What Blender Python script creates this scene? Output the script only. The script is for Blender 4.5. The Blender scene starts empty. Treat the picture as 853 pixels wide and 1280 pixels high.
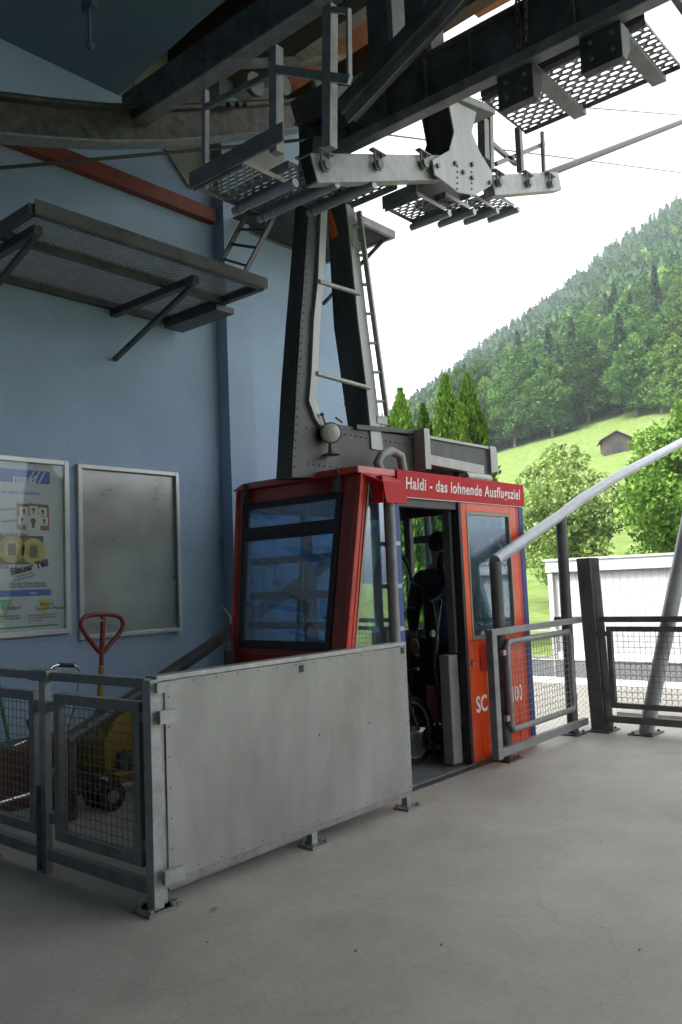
import bpy, math, random
import numpy as np
from mathutils import Vector, Matrix
random.seed(7)
S = bpy.context.scene
COL = S.collection

# ------------------------------------------------------------------ camera
CAM_H = 1.45
def _n(v): return v/np.linalg.norm(v)
_x = _n(np.array([908.5, -51., -1048.]))
_y = np.array([-1216, -140., -1048.]); _y = _n(_y-_x*(_y@_x))
_z = np.cross(_x, _y)
R3 = np.array([_x, _y, _z])            # camera axes in world space
CC = np.array([0., 0., CAM_H])
cam_d = bpy.data.cameras.new('camera')
cam = bpy.data.objects.new('camera', cam_d); COL.objects.link(cam)
cam_d.sensor_fit = 'VERTICAL'; cam_d.sensor_height = 36; cam_d.lens = 36*1048/1280
cam_d.clip_start = 0.05; cam_d.clip_end = 6000
M = Matrix([list(R3[i])+[CC[i]] for i in range(3)]+[[0, 0, 0, 1]])
cam.matrix_world = M
S.camera = cam
def P(px, py, ax, val):
    "point of the place seen at a spot of the photograph, on the plane ax = val"
    d = R3@np.array([px-426.5, -(py-640), -1048.]); i = 'XYZ'.index(ax)
    p = CC+d*((val-CC[i])/d[i])
    return Vector(p.tolist())

# ------------------------------------------------------------------ light
SUN_EL, SUN_AZ = 52, 160      # direction towards the sun: azimuth from +X towards +Y
W = bpy.data.worlds.new('World'); S.world = W; W.use_nodes = True
nt = W.node_tree; nt.nodes.clear()
sky = nt.nodes.new('ShaderNodeTexSky'); sky.sky_type = 'NISHITA'; sky.sun_disc = False
sky.sun_elevation = math.radians(SUN_EL); sky.sun_rotation = math.radians(90-SUN_AZ)
sky.air_density = 1.2; sky.dust_density = 6.0; sky.ozone_density = 1.0
hs = nt.nodes.new('ShaderNodeHueSaturation'); hs.inputs['Saturation'].default_value = 0.05
bg = nt.nodes.new('ShaderNodeBackground'); bg.inputs['Strength'].default_value = 0.15
wo = nt.nodes.new('ShaderNodeOutputWorld')
nt.links.new(sky.outputs[0], hs.inputs['Color']); nt.links.new(hs.outputs[0], bg.inputs['Color']); nt.links.new(bg.outputs[0], wo.inputs[0])
sl = bpy.data.lights.new('sun', 'SUN'); sl.energy = 1.15; sl.angle = math.radians(11); sl.color = (1, .97, .92)
so = bpy.data.objects.new('sun', sl); COL.objects.link(so)
ca, sa, ce, se = math.cos(math.radians(SUN_AZ)), math.sin(math.radians(SUN_AZ)), math.cos(math.radians(SUN_EL)), math.sin(math.radians(SUN_EL))
so.rotation_euler = Vector((ca*ce, sa*ce, se)).to_track_quat('Z', 'Y').to_euler()
so.location = (20, -10, 30)
S.view_settings.view_transform = 'Standard'; S.view_settings.look = 'None'
S.view_settings.gamma = 1; S.view_settings.use_curve_mapping = False
S.view_settings.exposure = 2.1
S.render.engine = 'CYCLES'
S.cycles.max_bounces = 10; S.cycles.diffuse_bounces = 5; S.cycles.transparent_max_bounces = 24
S.cycles.use_denoising = True

# ------------------------------------------------------------------ materials
def mat(name, col, rough=.6, metal=0., var=.0, scale=6., bump=0., bscale=60., col2=None, spec=.5, lo=.35, hi=.65, stretch=None, coat=0.):
    m = bpy.data.materials.new(name); m.use_nodes = True
    t = m.node_tree; b = t.nodes['Principled BSDF']
    b.inputs['Roughness'].default_value = rough; b.inputs['Metallic'].default_value = metal
    b.inputs['Specular IOR Level'].default_value = spec
    b.inputs['Coat Weight'].default_value = coat
    c = (*col, 1)
    b.inputs['Base Color'].default_value = c
    tc = t.nodes.new('ShaderNodeTexCoord')
    src = tc.outputs['Object']
    if stretch:
        mp = t.nodes.new('ShaderNodeMapping'); mp.inputs['Scale'].default_value = stretch
        t.links.new(src, mp.inputs[0]); src = mp.outputs[0]
    if var or col2:
        n = t.nodes.new('ShaderNodeTexNoise'); n.inputs['Scale'].default_value = scale; n.inputs['Detail'].default_value = 8; n.inputs['Roughness'].default_value = .62
        t.links.new(src, n.inputs['Vector'])
        r = t.nodes.new('ShaderNodeValToRGB')
        r.color_ramp.elements[0].position = lo; r.color_ramp.elements[1].position = hi
        if col2 is None:
            r.color_ramp.elements[0].color = (*[max(0, x*(1-var)) for x in col], 1); r.color_ramp.elements[1].color = (*[min(1, x*(1+var)) for x in col], 1)
        else:
            r.color_ramp.elements[0].color = c; r.color_ramp.elements[1].color = (*col2, 1)
        t.links.new(n.outputs['Fac'], r.inputs[0]); t.links.new(r.outputs[0], b.inputs['Base Color'])
        mr = t.nodes.new('ShaderNodeMapRange'); mr.inputs['To Min'].default_value = max(0, rough-.12); mr.inputs['To Max'].default_value = min(1, rough+.12)
        t.links.new(n.outputs['Fac'], mr.inputs[0]); t.links.new(mr.outputs[0], b.inputs['Roughness'])
    if bump:
        n2 = t.nodes.new('ShaderNodeTexNoise'); n2.inputs['Scale'].default_value = bscale; n2.inputs['Detail'].default_value = 4
        t.links.new(tc.outputs['Object'], n2.inputs['Vector'])
        bp = t.nodes.new('ShaderNodeBump'); bp.inputs['Strength'].default_value = bump; bp.inputs['Distance'].default_value = .01
        t.links.new(n2.outputs['Fac'], bp.inputs['Height']); t.links.new(bp.outputs[0], b.inputs['Normal'])
    return m
def glass(name, tint, refl=.12, rough=.02, dirt=0.03):
    m = bpy.data.materials.new(name); m.use_nodes = True
    t = m.node_tree; t.nodes.clear(); L = t.links.new
    o = t.nodes.new('ShaderNodeOutputMaterial'); tr = t.nodes.new('ShaderNodeBsdfTransparent'); tr.inputs[0].default_value = (*tint, 1)
    g = t.nodes.new('ShaderNodeBsdfGlossy'); g.inputs['Roughness'].default_value = rough; g.inputs[0].default_value = (.85, .92, 1, 1)
    lw = t.nodes.new('ShaderNodeLayerWeight'); lw.inputs[0].default_value = .5
    fr = t.nodes.new('ShaderNodeMath'); fr.operation = 'POWER'; fr.inputs[1].default_value = 4; L(lw.outputs['Facing'], fr.inputs[0])
    mr = t.nodes.new('ShaderNodeMapRange'); mr.inputs['To Min'].default_value = refl*.6; mr.inputs['To Max'].default_value = 1
    L(fr.outputs[0], mr.inputs[0])
    mx = t.nodes.new('ShaderNodeMixShader'); L(mr.outputs[0], mx.inputs[0]); L(tr.outputs[0], mx.inputs[1]); L(g.outputs[0], mx.inputs[2])
    df = t.nodes.new('ShaderNodeBsdfDiffuse'); df.inputs[0].default_value = (.45, .5, .55, 1)
    tc = t.nodes.new('ShaderNodeTexCoord'); n = t.nodes.new('ShaderNodeTexNoise'); n.inputs['Scale'].default_value = 3; n.inputs['Detail'].default_value = 6
    L(tc.outputs['Object'], n.inputs['Vector']); m2 = t.nodes.new('ShaderNodeMath'); m2.operation = 'MULTIPLY'; m2.inputs[1].default_value = dirt*2
    L(n.outputs['Fac'], m2.inputs[0])
    mx2 = t.nodes.new('ShaderNodeMixShader'); L(m2.outputs[0], mx2.inputs[0]); L(mx.outputs[0], mx2.inputs[1]); L(df.outputs[0], mx2.inputs[2])
    L(mx2.outputs[0], o.inputs[0])
    return m
def leafmat(name, c1, c2, trans=.25):
    m = bpy.data.materials.new(name); m.use_nodes = True
    t = m.node_tree; t.nodes.clear(); L = t.links.new
    o = t.nodes.new('ShaderNodeOutputMaterial'); g = t.nodes.new('ShaderNodeNewGeometry'); oi = t.nodes.new('ShaderNodeObjectInfo')
    tc = t.nodes.new('ShaderNodeTexCoord'); n = t.nodes.new('ShaderNodeTexNoise'); n.inputs['Scale'].default_value = .9; n.inputs['Detail'].default_value = 3
    L(tc.outputs['Object'], n.inputs['Vector'])
    a = t.nodes.new('ShaderNodeMath'); a.operation = 'MULTIPLY_ADD'; a.inputs[1].default_value = .45; L(g.outputs['Random Per Island'], a.inputs[0])
    s1 = t.nodes.new('ShaderNodeMath'); s1.operation = 'MULTIPLY'; s1.inputs[1].default_value = .55; L(n.outputs['Fac'], s1.inputs[0])
    L(s1.outputs[0], a.inputs[2])
    r = t.nodes.new('ShaderNodeValToRGB'); r.color_ramp.elements[0].color = (*c1, 1); r.color_ramp.elements[1].color = (*c2, 1)
    r.color_ramp.elements[0].position = .2; r.color_ramp.elements[1].position = .8
    L(a.outputs[0], r.inputs[0])
    hv = t.nodes.new('ShaderNodeHueSaturation'); mr = t.nodes.new('ShaderNodeMapRange'); mr.inputs['To Min'].default_value = .65; mr.inputs['To Max'].default_value = 1.35
    L(oi.outputs['Random'], mr.inputs[0]); L(mr.outputs[0], hv.inputs['Value']); L(r.outputs[0], hv.inputs['Color'])
    d = t.nodes.new('ShaderNodeBsdfDiffuse'); tl = t.nodes.new('ShaderNodeBsdfTranslucent'); L(hv.outputs[0], d.inputs[0]); L(hv.outputs[0], tl.inputs[0])
    mx = t.nodes.new('ShaderNodeMixShader'); mx.inputs[0].default_value = trans; L(d.outputs[0], mx.inputs[1]); L(tl.outputs[0], mx.inputs[2])
    L(mx.outputs[0], o.inputs[0])
    return m
K = {}
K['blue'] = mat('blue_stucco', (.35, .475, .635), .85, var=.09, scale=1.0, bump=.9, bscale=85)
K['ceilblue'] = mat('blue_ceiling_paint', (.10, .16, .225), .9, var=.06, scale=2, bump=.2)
K['cream'] = mat('cream_plaster', (.30, .30, .27), .9, var=.05)
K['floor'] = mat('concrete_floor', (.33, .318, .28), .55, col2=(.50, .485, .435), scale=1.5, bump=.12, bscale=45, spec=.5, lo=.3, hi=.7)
def cracks(m):
    t = m.node_tree; L = t.links.new; b = t.nodes['Principled BSDF']; tc = t.nodes.new('ShaderNodeTexCoord')
    n = t.nodes.new('ShaderNodeTexNoise'); n.inputs['Scale'].default_value = 2.2; n.inputs['Detail'].default_value = 7; L(tc.outputs['Object'], n.inputs['Vector'])
    ad = t.nodes.new('ShaderNodeVectorMath'); ad.operation = 'MULTIPLY_ADD'; ad.inputs[1].default_value = (.55, .55, 0); L(n.outputs['Color'], ad.inputs[0]); L(tc.outputs['Object'], ad.inputs[2])
    v = t.nodes.new('ShaderNodeTexVoronoi'); v.feature = 'DISTANCE_TO_EDGE'; v.inputs['Scale'].default_value = .8; L(ad.outputs[0], v.inputs['Vector'])
    r = t.nodes.new('ShaderNodeMapRange'); r.inputs['From Max'].default_value = .006; L(v.outputs['Distance'], r.inputs[0])
    k = t.nodes.new('ShaderNodeTexNoise'); k.inputs['Scale'].default_value = .6; L(tc.outputs['Object'], k.inputs['Vector'])
    r2 = t.nodes.new('ShaderNodeMapRange'); r2.inputs['From Min'].default_value = .40; r2.inputs['From Max'].default_value = .46; r2.inputs['To Min'].default_value = 1; r2.inputs['To Max'].default_value = .0; L(k.outputs['Fac'], r2.inputs[0])
    mx = t.nodes.new('ShaderNodeMath'); mx.operation = 'MAXIMUM'; L(r.outputs[0], mx.inputs[0]); L(r2.outputs[0], mx.inputs[1])
    sp = t.nodes.new('ShaderNodeTexNoise'); sp.inputs['Scale'].default_value = 26; sp.inputs['Detail'].default_value = 5; L(tc.outputs['Object'], sp.inputs['Vector'])
    r3 = t.nodes.new('ShaderNodeMapRange'); r3.inputs['From Min'].default_value = .28; r3.inputs['From Max'].default_value = .5; r3.inputs['To Min'].default_value = .90; L(sp.outputs['Fac'], r3.inputs[0])
    ff = t.nodes.new('ShaderNodeMapRange'); ff.inputs['To Min'].default_value = .87; L(mx.outputs[0], ff.inputs[0])
    mm = t.nodes.new('ShaderNodeMath'); mm.operation = 'MULTIPLY'; L(ff.outputs[0], mm.inputs[0]); L(r3.outputs[0], mm.inputs[1])
    old = b.inputs['Base Color'].links[0].from_socket; c = t.nodes.new('ShaderNodeVectorMath'); c.operation = 'SCALE'; L(old, c.inputs[0]); L(mm.outputs[0], c.inputs['Scale']); L(c.outputs[0], b.inputs['Base Color'])
cracks(K['floor'])
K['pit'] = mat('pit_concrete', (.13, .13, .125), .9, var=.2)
K['galv'] = mat('galvanised_steel', (.30, .31, .31), .5, .55, col2=(.43, .44, .44), scale=14, bump=.08, bscale=200)
K['galvd'] = mat('weathered_galvanised_steel', (.20, .205, .205), .55, .4, col2=(.30, .305, .30), scale=9, bump=.08, bscale=120)
K['alu'] = mat('aluminium_sheet', (.235, .238, .225), .44, .35, col2=(.37, .375, .36), scale=3.0, lo=.3, hi=.7, stretch=(1, 1, .45), bump=.05, bscale=6)
K['frame_alu'] = mat('anodised_frame', (.55, .56, .55), .38, .6, var=.05)
K['dark'] = mat('dark_painted_steel', (.085, .087, .088), .5, .2, var=.35, scale=7, bump=.1)
K['rail'] = mat('weathered_rail_steel', (.135, .13, .12), .55, .3, var=.25, scale=7, bump=.1)
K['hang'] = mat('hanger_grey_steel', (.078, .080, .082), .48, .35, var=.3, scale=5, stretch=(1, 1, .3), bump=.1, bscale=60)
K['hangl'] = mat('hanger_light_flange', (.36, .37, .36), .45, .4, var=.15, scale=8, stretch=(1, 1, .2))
K['beam'] = mat('dark_beam_steel', (.12, .124, .13), .55, .35, var=.4, scale=5, bump=.12)
K['beaml'] = mat('grey_beam_flange', (.22, .23, .23), .55, .3, var=.3, scale=8)
K['rust'] = mat('greasy_saddle_steel', (.06, .06, .056), .5, .5, col2=(.15, .145, .12), scale=11, bump=.15)
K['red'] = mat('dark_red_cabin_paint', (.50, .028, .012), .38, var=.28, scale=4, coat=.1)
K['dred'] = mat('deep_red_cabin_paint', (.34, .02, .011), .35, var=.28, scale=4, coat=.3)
K['orange'] = mat('orange_red_door_paint', (.72, .07, .008), .32, var=.08, scale=3, stretch=(1, 1, .3), coat=.4)
K['sign'] = mat('crimson_sign_paint', (.50, .010, .018), .6, var=.03, spec=.3)
K['white'] = mat('white_lettering', (.8, .8, .78), .6)
K['black'] = mat('black_rubber', (.018, .018, .02), .55)
K['rub'] = mat('tyre_rubber', (.02, .02, .021), .7, bump=.3, bscale=90)
K['bluetrim'] = mat('blue_door_trim', (.035, .06, .24), .5, var=.2)
K['cabgrey'] = mat('cabin_inner_grey', (.20, .205, .20), .6, var=.1)
K['cabdark'] = mat('cabin_inner_dark', (.09, .092, .098), .6, var=.15)
K['plate'] = mat('chequer_plate', (.26, .27, .28), .42, .5, var=.2, scale=8, bump=.5, bscale=90)
K['glassb'] = glass('blue_tinted_glass', (.44, .63, .88), .3, .02, .09)
K['glasss'] = glass('dark_blue_side_glass', (.30, .42, .66), .55, .02, .06)
K['glassc'] = glass('clear_window_glass', (.74, .86, .86), .12)
K['glassp'] = glass('poster_cover_glass', (.93, .95, .94), .07, .04, .04)
K['wood'] = mat('roof_boards', (.30, .10, .035), .7, col2=(.40, .15, .06), scale=5, stretch=(1, 8, 8))
K['woodg'] = mat('grey_rafter_wood', (.26, .235, .20), .75, var=.25, scale=6, stretch=(1, 8, 8))
K['woodd'] = mat('dark_rafter_wood', (.10, .065, .04), .8, var=.25, scale=6, stretch=(1, 8, 8))
K['batten'] = mat('rust_red_batten', (.17, .035, .015), .65, var=.2)
K['rope'] = mat('steel_rope', (.09, .09, .09), .45, .6, var=.2, scale=40)
K['haul'] = mat('haul_rope', (.24, .20, .25), .5, .4)
K['yellow'] = mat('yellow_truck_paint', (.24, .16, .012), .5, var=.2)
K['tred'] = mat('red_truck_paint', (.20, .022, .018), .45, var=.2)
K['chrome'] = mat('chrome_tube', (.75, .75, .75), .15, 1)
K['hose'] = mat('green_hose', (.02, .22, .15), .45)
K['plinth'] = mat('brown_plinth_paint', (.12, .055, .045), .8, var=.15)
K['lamp'] = mat('lamp_lens', (.55, .55, .5), .2, var=.1)
K['orangep'] = mat('orange_damper', (.55, .13, .03), .45)
K['tube'] = mat('guide_tube_zinc', (.40, .42, .45), .42, .45, var=.12, scale=9)
K['paper'] = mat('poster_paper', (.72, .74, .76), .7)
K['pblue'] = mat('poster_blue', (.10, .19, .62), .6)
K['ink'] = mat('poster_ink', (.05, .05, .08), .6)
K['pbrown'] = mat('poster_brown', (.40, .19, .10), .6, var=.2)
K['pochre'] = mat('poster_dark_ochre', (.22, .19, .10), .6, var=.2)
K['cheese'] = mat('poster_cheese', (.66, .48, .13), .6, var=.15, scale=20)
K['cheese2'] = mat('poster_pale_cheese', (.72, .63, .25), .6, var=.15, scale=20)
K['pgreen'] = mat('poster_green', (.05, .40, .24), .6)
K['pyel'] = mat('poster_yellow', (.75, .65, .1), .6)
K['leafink'] = mat('poster_leaf', (.10, .20, .06), .6)
K['shedw'] = mat('white_corrugated_cladding', (.30, .305, .295), .6, var=.03)
K['shedt'] = mat('shed_fascia', (.34, .345, .335), .6, var=.05)
K['asphalt'] = mat('asphalt', (.05, .052, .054), .85, var=.2, scale=8, bump=.3, bscale=90)
K['paving'] = mat('pale_yard_concrete', (.15, .145, .125), .85, var=.12, scale=2)
K['kerb'] = mat('kerb_stone', (.5, .5, .48), .8, var=.1)
K['grass'] = mat('meadow_grass', (.065, .115, .022), 1, col2=(.15, .19, .06), scale=.9, lo=.3, hi=.7, spec=.1)
K['forestfloor'] = mat('forest_floor', (.03, .06, .02), 1)
K['bark'] = mat('bark', (.11, .09, .07), .9, var=.3, scale=5, bump=.6, bscale=25)
K['barn'] = mat('weathered_barn_wood', (.05, .038, .03), .85, var=.3, scale=3)
K['barnroof'] = mat('barn_roof_tiles', (.13, .10, .085), .85, var=.2, scale=3)
K['skin'] = mat('skin', (.42, .24, .17), .6)
K['jacket'] = mat('black_jacket', (.04, .04, .045), .8, bump=.3, bscale=30)
K['hair'] = mat('dark_hair', (.025, .018, .014), .7, bump=.5, bscale=120)
K['short'] = mat('black_shorts', (.018, .018, .025), .85)
K['pack'] = mat('rucksack_cloth', (.03, .032, .036), .8, bump=.3, bscale=50)
K['helmet'] = mat('gloss_black_helmet', (.012, .012, .014), .12, coat=1)
K['bike'] = mat('black_bike_frame', (.03, .03, .035), .25, .3, coat=.5)
K['visor'] = mat('helmet_visor', (.02, .03, .04), .05)
K['gasket'] = mat('pale_window_gasket', (.30, .27, .20), .5, .2)
K['thuja'] = leafmat('thuja_scales', (.040, .088, .014), (.12, .21, .032), .2)
K['leafm'] = leafmat('maple_leaves', (.05, .11, .02), (.16, .27, .05), .3)
K['leafp'] = leafmat('pear_leaves', (.09, .135, .04), (.22, .30, .10), .35)
K['leafd'] = leafmat('beech_leaves', (.028, .072, .020), (.090, .180, .042), .25)
K['leafy'] = leafmat('young_leaves', (.055, .12, .025), (.15, .25, .055), .3)
K['conif'] = leafmat('spruce_needles', (.013, .036, .018), (.040, .080, .034), .1)

# ------------------------------------------------------------------ builders
class MB:
    def __init__(s): s.v = []; s.f = []; s.smooth = []
    def add(s, vs, fs, sm=False):
        o = len(s.v); s.v += [tuple(v) for v in vs]; s.f += [tuple(i+o for i in f) for f in fs]; s.smooth += [sm]*len(fs); return s
    def box(s, a, b):
        x0, y0, z0 = [min(a[i], b[i]) for i in range(3)]; x1, y1, z1 = [max(a[i], b[i]) for i in range(3)]
        return s.add([(x0,y0,z0),(x1,y0,z0),(x1,y1,z0),(x0,y1,z0),(x0,y0,z1),(x1,y0,z1),(x1,y1,z1),(x0,y1,z1)],
                     [(0,3,2,1),(4,5,6,7),(0,1,5,4),(1,2,6,5),(2,3,7,6),(3,0,4,7)])
    def hexa(s, p):   # 8 corners, box order
        return s.add(p, [(0,3,2,1),(4,5,6,7),(0,1,5,4),(1,2,6,5),(2,3,7,6),(3,0,4,7)])
    def bar(s, a, b, w, h, up=(0, 0, 1)):
        a = Vector(a); b = Vector(b); d = (b-a).normalized(); up = Vector(up)
        if abs(d.dot(up)) > .98: up = Vector((1, 0, 0)) if abs(d.x) < .9 else Vector((0, 1, 0))
        r = d.cross(up).normalized(); u = r.cross(d).normalized()
        r = r*w/2; u = u*h/2
        return s.hexa([a-r-u, a+r-u, b+r-u, b-r-u, a-r+u, a+r+u, b+r+u, b-r+u])
    def ibeam(s, a, b, w, h, t=.012, up=(0, 0, 1)):
        a = Vector(a); b = Vector(b); d = (b-a).normalized(); u = Vector(up); r = d.cross(u).normalized(); u = r.cross(d).normalized()
        s.bar(a+u*(h/2-t/2), b+u*(h/2-t/2), w, t, up); s.bar(a-u*(h/2-t/2), b-u*(h/2-t/2), w, t, up); s.bar(a, b, t, h-2*t-.001, up)
        return s
    def tube(s, pts, r, n=12, closed=False, caps=True):
        pts = [Vector(p) for p in pts]; N = len(pts); rr = r if isinstance(r, (list, tuple)) else [r]*N
        o = []; prev = None
        for i, p in enumerate(pts):
            if closed: d = (pts[(i+1) % N]-pts[i-1]).normalized()
            else: d = (pts[min(i+1, N-1)]-pts[max(i-1, 0)]).normalized()
            if prev is None:
                up = Vector((0, 0, 1)) if abs(d.z) < .9 else Vector((1, 0, 0)); a = d.cross(up).normalized()
            else: a = (prev-d*prev.dot(d)).normalized()
            prev = a; b = d.cross(a)
            o += [p+(a*math.cos(2*math.pi*k/n)+b*math.sin(2*math.pi*k/n))*rr[i] for k in range(n)]
        fs = []
        for i in range(N if closed else N-1):
            j = (i+1) % N
            fs += [(i*n+k, i*n+(k+1) % n, j*n+(k+1) % n, j*n+k) for k in range(n)]
        s.add(o, fs, True)
        if caps and not closed:
            s.add(o[:n], [tuple(range(n-1, -1, -1))]); s.add(o[-n:], [tuple(range(n))])
        return s
    def cyl(s, c, axis, r, h, n=16):
        c = Vector(c); a = Vector(axis).normalized()*h/2; return s.tube([c-a, c+a], r, n)
    def ball(s, c, r, n=12, sc=(1, 1, 1)):
        c = Vector(c); vs = []; m = n//2
        for i in range(m+1):
            t = math.pi*i/m
            for k in range(n):
                p = 2*math.pi*k/n; vs.append(c+Vector((r*sc[0]*math.sin(t)*math.cos(p), r*sc[1]*math.sin(t)*math.sin(p), r*sc[2]*math.cos(t))))
        return s.add(vs, [(i*n+k, (i+1)*n+k, (i+1)*n+(k+1) % n, i*n+(k+1) % n) for i in range(m) for k in range(n)], True)
    def prism(s, poly, off):   # poly: list of 3d points (planar), extruded by off; faces triangulated by Blender
        n = len(poly); off = Vector(off); a = [Vector(p) for p in poly]; b = [p+off for p in a]
        return s.add(a+b, [tuple(range(n)), tuple(range(2*n-1, n-1, -1))]+[(i, i+n, (i+1) % n+n, (i+1) % n) for i in range(n)])
    def build(s, name, m, parent=None, bevel=0., label=None):
        org = Vector(parent['_w']) if parent is not None else None
        if org is None:
            a = np.array(s.v, dtype=float); org = Vector(((a[:,0].min()+a[:,0].max())/2, (a[:,1].min()+a[:,1].max())/2, a[:,2].min()))
        me = bpy.data.meshes.new(name); me.from_pydata([tuple(Vector(v)-org) for v in s.v], [], s.f)
        me.materials.append(K[m] if isinstance(m, str) else m)
        me.polygons.foreach_set('use_smooth', s.smooth); me.update()
        o = bpy.data.objects.new(name, me); COL.objects.link(o)
        if parent is not None: o.parent = parent
        else: o.location = org
        o['_w'] = list(org)
        if bevel:
            b = o.modifiers.new('bevel', 'BEVEL'); b.width = bevel; b.segments = 2; b.limit_method = 'ANGLE'
        if label: o['label'] = label
        return o
def tag(o, label=None, cat=None, group=None, kind=None):
    if label: o['label'] = label
    if cat: o['category'] = cat
    if group: o['group'] = group
    if kind: o['kind'] = kind
    return o
def thing(name, label, cat, loc=(0, 0, 0), group=None):
    o = bpy.data.objects.new(name, None); o.empty_display_size = .1; o.location = loc; o['_w'] = list(loc); COL.objects.link(o)
    return tag(o, label, cat, group)
def copy_tree(o, parent=None):
    c = o.copy(); COL.objects.link(c); c.parent = parent
    for ch in list(o.children): copy_tree(ch, c)
    return c
def text_mesh(name, s, m, parent, origin, xdir, ydir, size, xs=1., shear=0., bold=0., depth=.0015, align='LEFT', space=1.):
    cu = bpy.data.curves.new('t', 'FONT'); cu.body = s; cu.size = size; cu.shear = shear; cu.offset = bold; cu.extrude = depth; cu.align_x = align; cu.space_character = space; cu.resolution_u = 3
    to = bpy.data.objects.new('t', cu); COL.objects.link(to); bpy.context.view_layer.update()
    me = bpy.data.meshes.new_from_object(to, depsgraph=bpy.context.evaluated_depsgraph_get())
    bpy.data.objects.remove(to); bpy.data.curves.remove(cu)
    x = Vector(xdir).normalized(); y = Vector(ydir).normalized(); z = x.cross(y); org = Vector(parent['_w'])
    for v in me.vertices: v.co = Vector(origin)-org+x*v.co.x*xs+y*v.co.y+z*v.co.z
    me.materials.clear(); me.materials.append(K[m]); me.name = name
    o = bpy.data.objects.new(name, me); COL.objects.link(o); o.parent = parent; o['_w'] = list(org)
    return o
def npmesh(name, V, F, m, parent=None, loc=(0, 0, 0), smooth=False):
    me = bpy.data.meshes.new(name); V = np.asarray(V, dtype=np.float32); F = np.asarray(F, dtype=np.int32); k = F.shape[1]
    me.vertices.add(len(V)); me.vertices.foreach_set('co', V.ravel()); me.loops.add(F.size); me.loops.foreach_set('vertex_index', F.ravel())
    me.polygons.add(len(F)); me.polygons.foreach_set('loop_start', np.arange(0, F.size, k, dtype=np.int32)); me.polygons.foreach_set('loop_total', np.full(len(F), k, dtype=np.int32))
    if smooth: me.polygons.foreach_set('use_smooth', np.ones(len(F), dtype=bool))
    me.update(calc_edges=True); me.validate()
    for mm in (m if isinstance(m, list) else [m]): me.materials.append(K[mm])
    o = bpy.data.objects.new(name, me); COL.objects.link(o); o.location = loc
    if parent is not None: o.parent = parent
    o['_w'] = list(loc)
    return o

# ------------------------------------------------------------------ terrain
FW = np.array([.7577, .6526]); RT = np.array([.6526, -.7577])     # view direction on the ground and its right
def terr(d, u):
    "height of the hillside at distance d along the view and lateral ratio u"
    d = np.asarray(d, float); u = np.asarray(u, float)
    uc = np.clip(u, -.35, .9)
    tf = .142+.283*(uc-.18); tr = .198+.70*(uc-.09)
    tf = np.maximum(tf, .03); tr = np.maximum(tr, .05)
    z200 = 1.45+200*tf; z700 = 1.45+700*tr
    a = np.clip((d-34)/166, 0, 1)**1.45
    b = np.clip((d-200)/500, 0, None)
    z = -.8+(z200+.8)*a
    z = np.where(d > 200, z200+(z700-z200)*np.minimum(b, 1)**1.02, z)
    z = np.where(d > 700, z700-(d-700)*.35, z)
    x, y = xy(d, u)
    w = np.clip((d-50)/100, 0, 1)
    return z+w*(np.sin(x*.045)*np.cos(y*.037)*1.3+np.sin(x*.11+y*.07)*.5)*np.where(d > 260, 1.6, .7)
def xy(d, u):
    return d*FW[0]+d*u*RT[0], d*FW[1]+d*u*RT[1]
ds = np.concatenate([np.linspace(34, 200, 60), np.linspace(206, 700, 70), np.linspace(715, 820, 8)])
us = np.linspace(-.35, .95, 90)
D, U = np.meshgrid(ds, us, indexing='ij'); Xx, Yy = xy(D, U); Zz = terr(D, U)
Zz[0, :] = -1.2
V = np.stack([Xx.ravel(), Yy.ravel(), Zz.ravel()], 1); n2 = len(us)
I = np.arange((len(ds)-1)*n2).reshape(-1, n2)[:, :-1].ravel(); F = np.stack([I, I+n2, I+n2+1, I+1], 1)
hill = npmesh('hillside', V, F, ['grass', 'forestfloor'], smooth=True); tag(hill, kind='structure')
dF = ds[(I//n2)]; hill.data.polygons.foreach_set('material_index', (dF > 204).astype(np.int32)); hill.data.update()
ground = MB().add([(-840, -840, -.84), (840, -840, -.84), (840, 840, -.84), (-840, 840, -.84)], [(0, 1, 2, 3)]).build('ground', 'grass'); tag(ground, kind='structure')
yard = MB().box((8.6, -30, -.96), (16.2, 22, -.80)).build('yard_pavement', 'paving'); tag(yard, kind='structure')
road = MB().box((16.35, -60, -.96), (20.8, 60, -.825)).build('road', 'asphalt'); tag(road, kind='structure')
kb = MB()
for i in range(40): kb.box((16.2, -30+i*1.5, -.96), (16.346, -30+i*1.5+1.49, -.69))
tag(kb.build('kerb', 'kerb', bevel=.01), kind='structure')

# ------------------------------------------------------------------ foliage
rng = np.random.default_rng(3)
def leaves(C, size, up=.0, flat=None):
    "quads of random orientation centred on C"
    n = len(C); a = rng.normal(size=(n, 3)); a[:, 2] *= (1-up); a /= np.linalg.norm(a, axis=1)[:, None]
    b = rng.normal(size=(n, 3)); b -= a*(a*b).sum(1)[:, None]; b /= np.linalg.norm(b, axis=1)[:, None]
    s = (size*rng.uniform(.6, 1.35, n))[:, None] if np.isscalar(size) else (size*rng.uniform(.6, 1.35, n))[:, None]
    V = np.stack([C-a*s, C-b*s*.55, C+a*s, C+b*s*.55], 1).reshape(-1, 3); F = np.arange(4*n).reshape(n, 4)
    return V, F
def crown_points(lumps, per):
    out = []
    for (c, r) in lumps:
        k = int(per*(r[0]*r[1]*r[2])**(2/3.)) if not np.isscalar(r) else int(per*r*r)
        rr = np.array([r, r, r*.8]) if np.isscalar(r) else np.array(r)
        d = rng.normal(size=(k, 3)); d /= np.linalg.norm(d, axis=1)[:, None]
        out.append(np.array(c)+d*rr*(rng.uniform(.1, 1, k)**.30*rng.uniform(.85, 1.12, k))[:, None])
    return np.concatenate(out)
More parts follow.
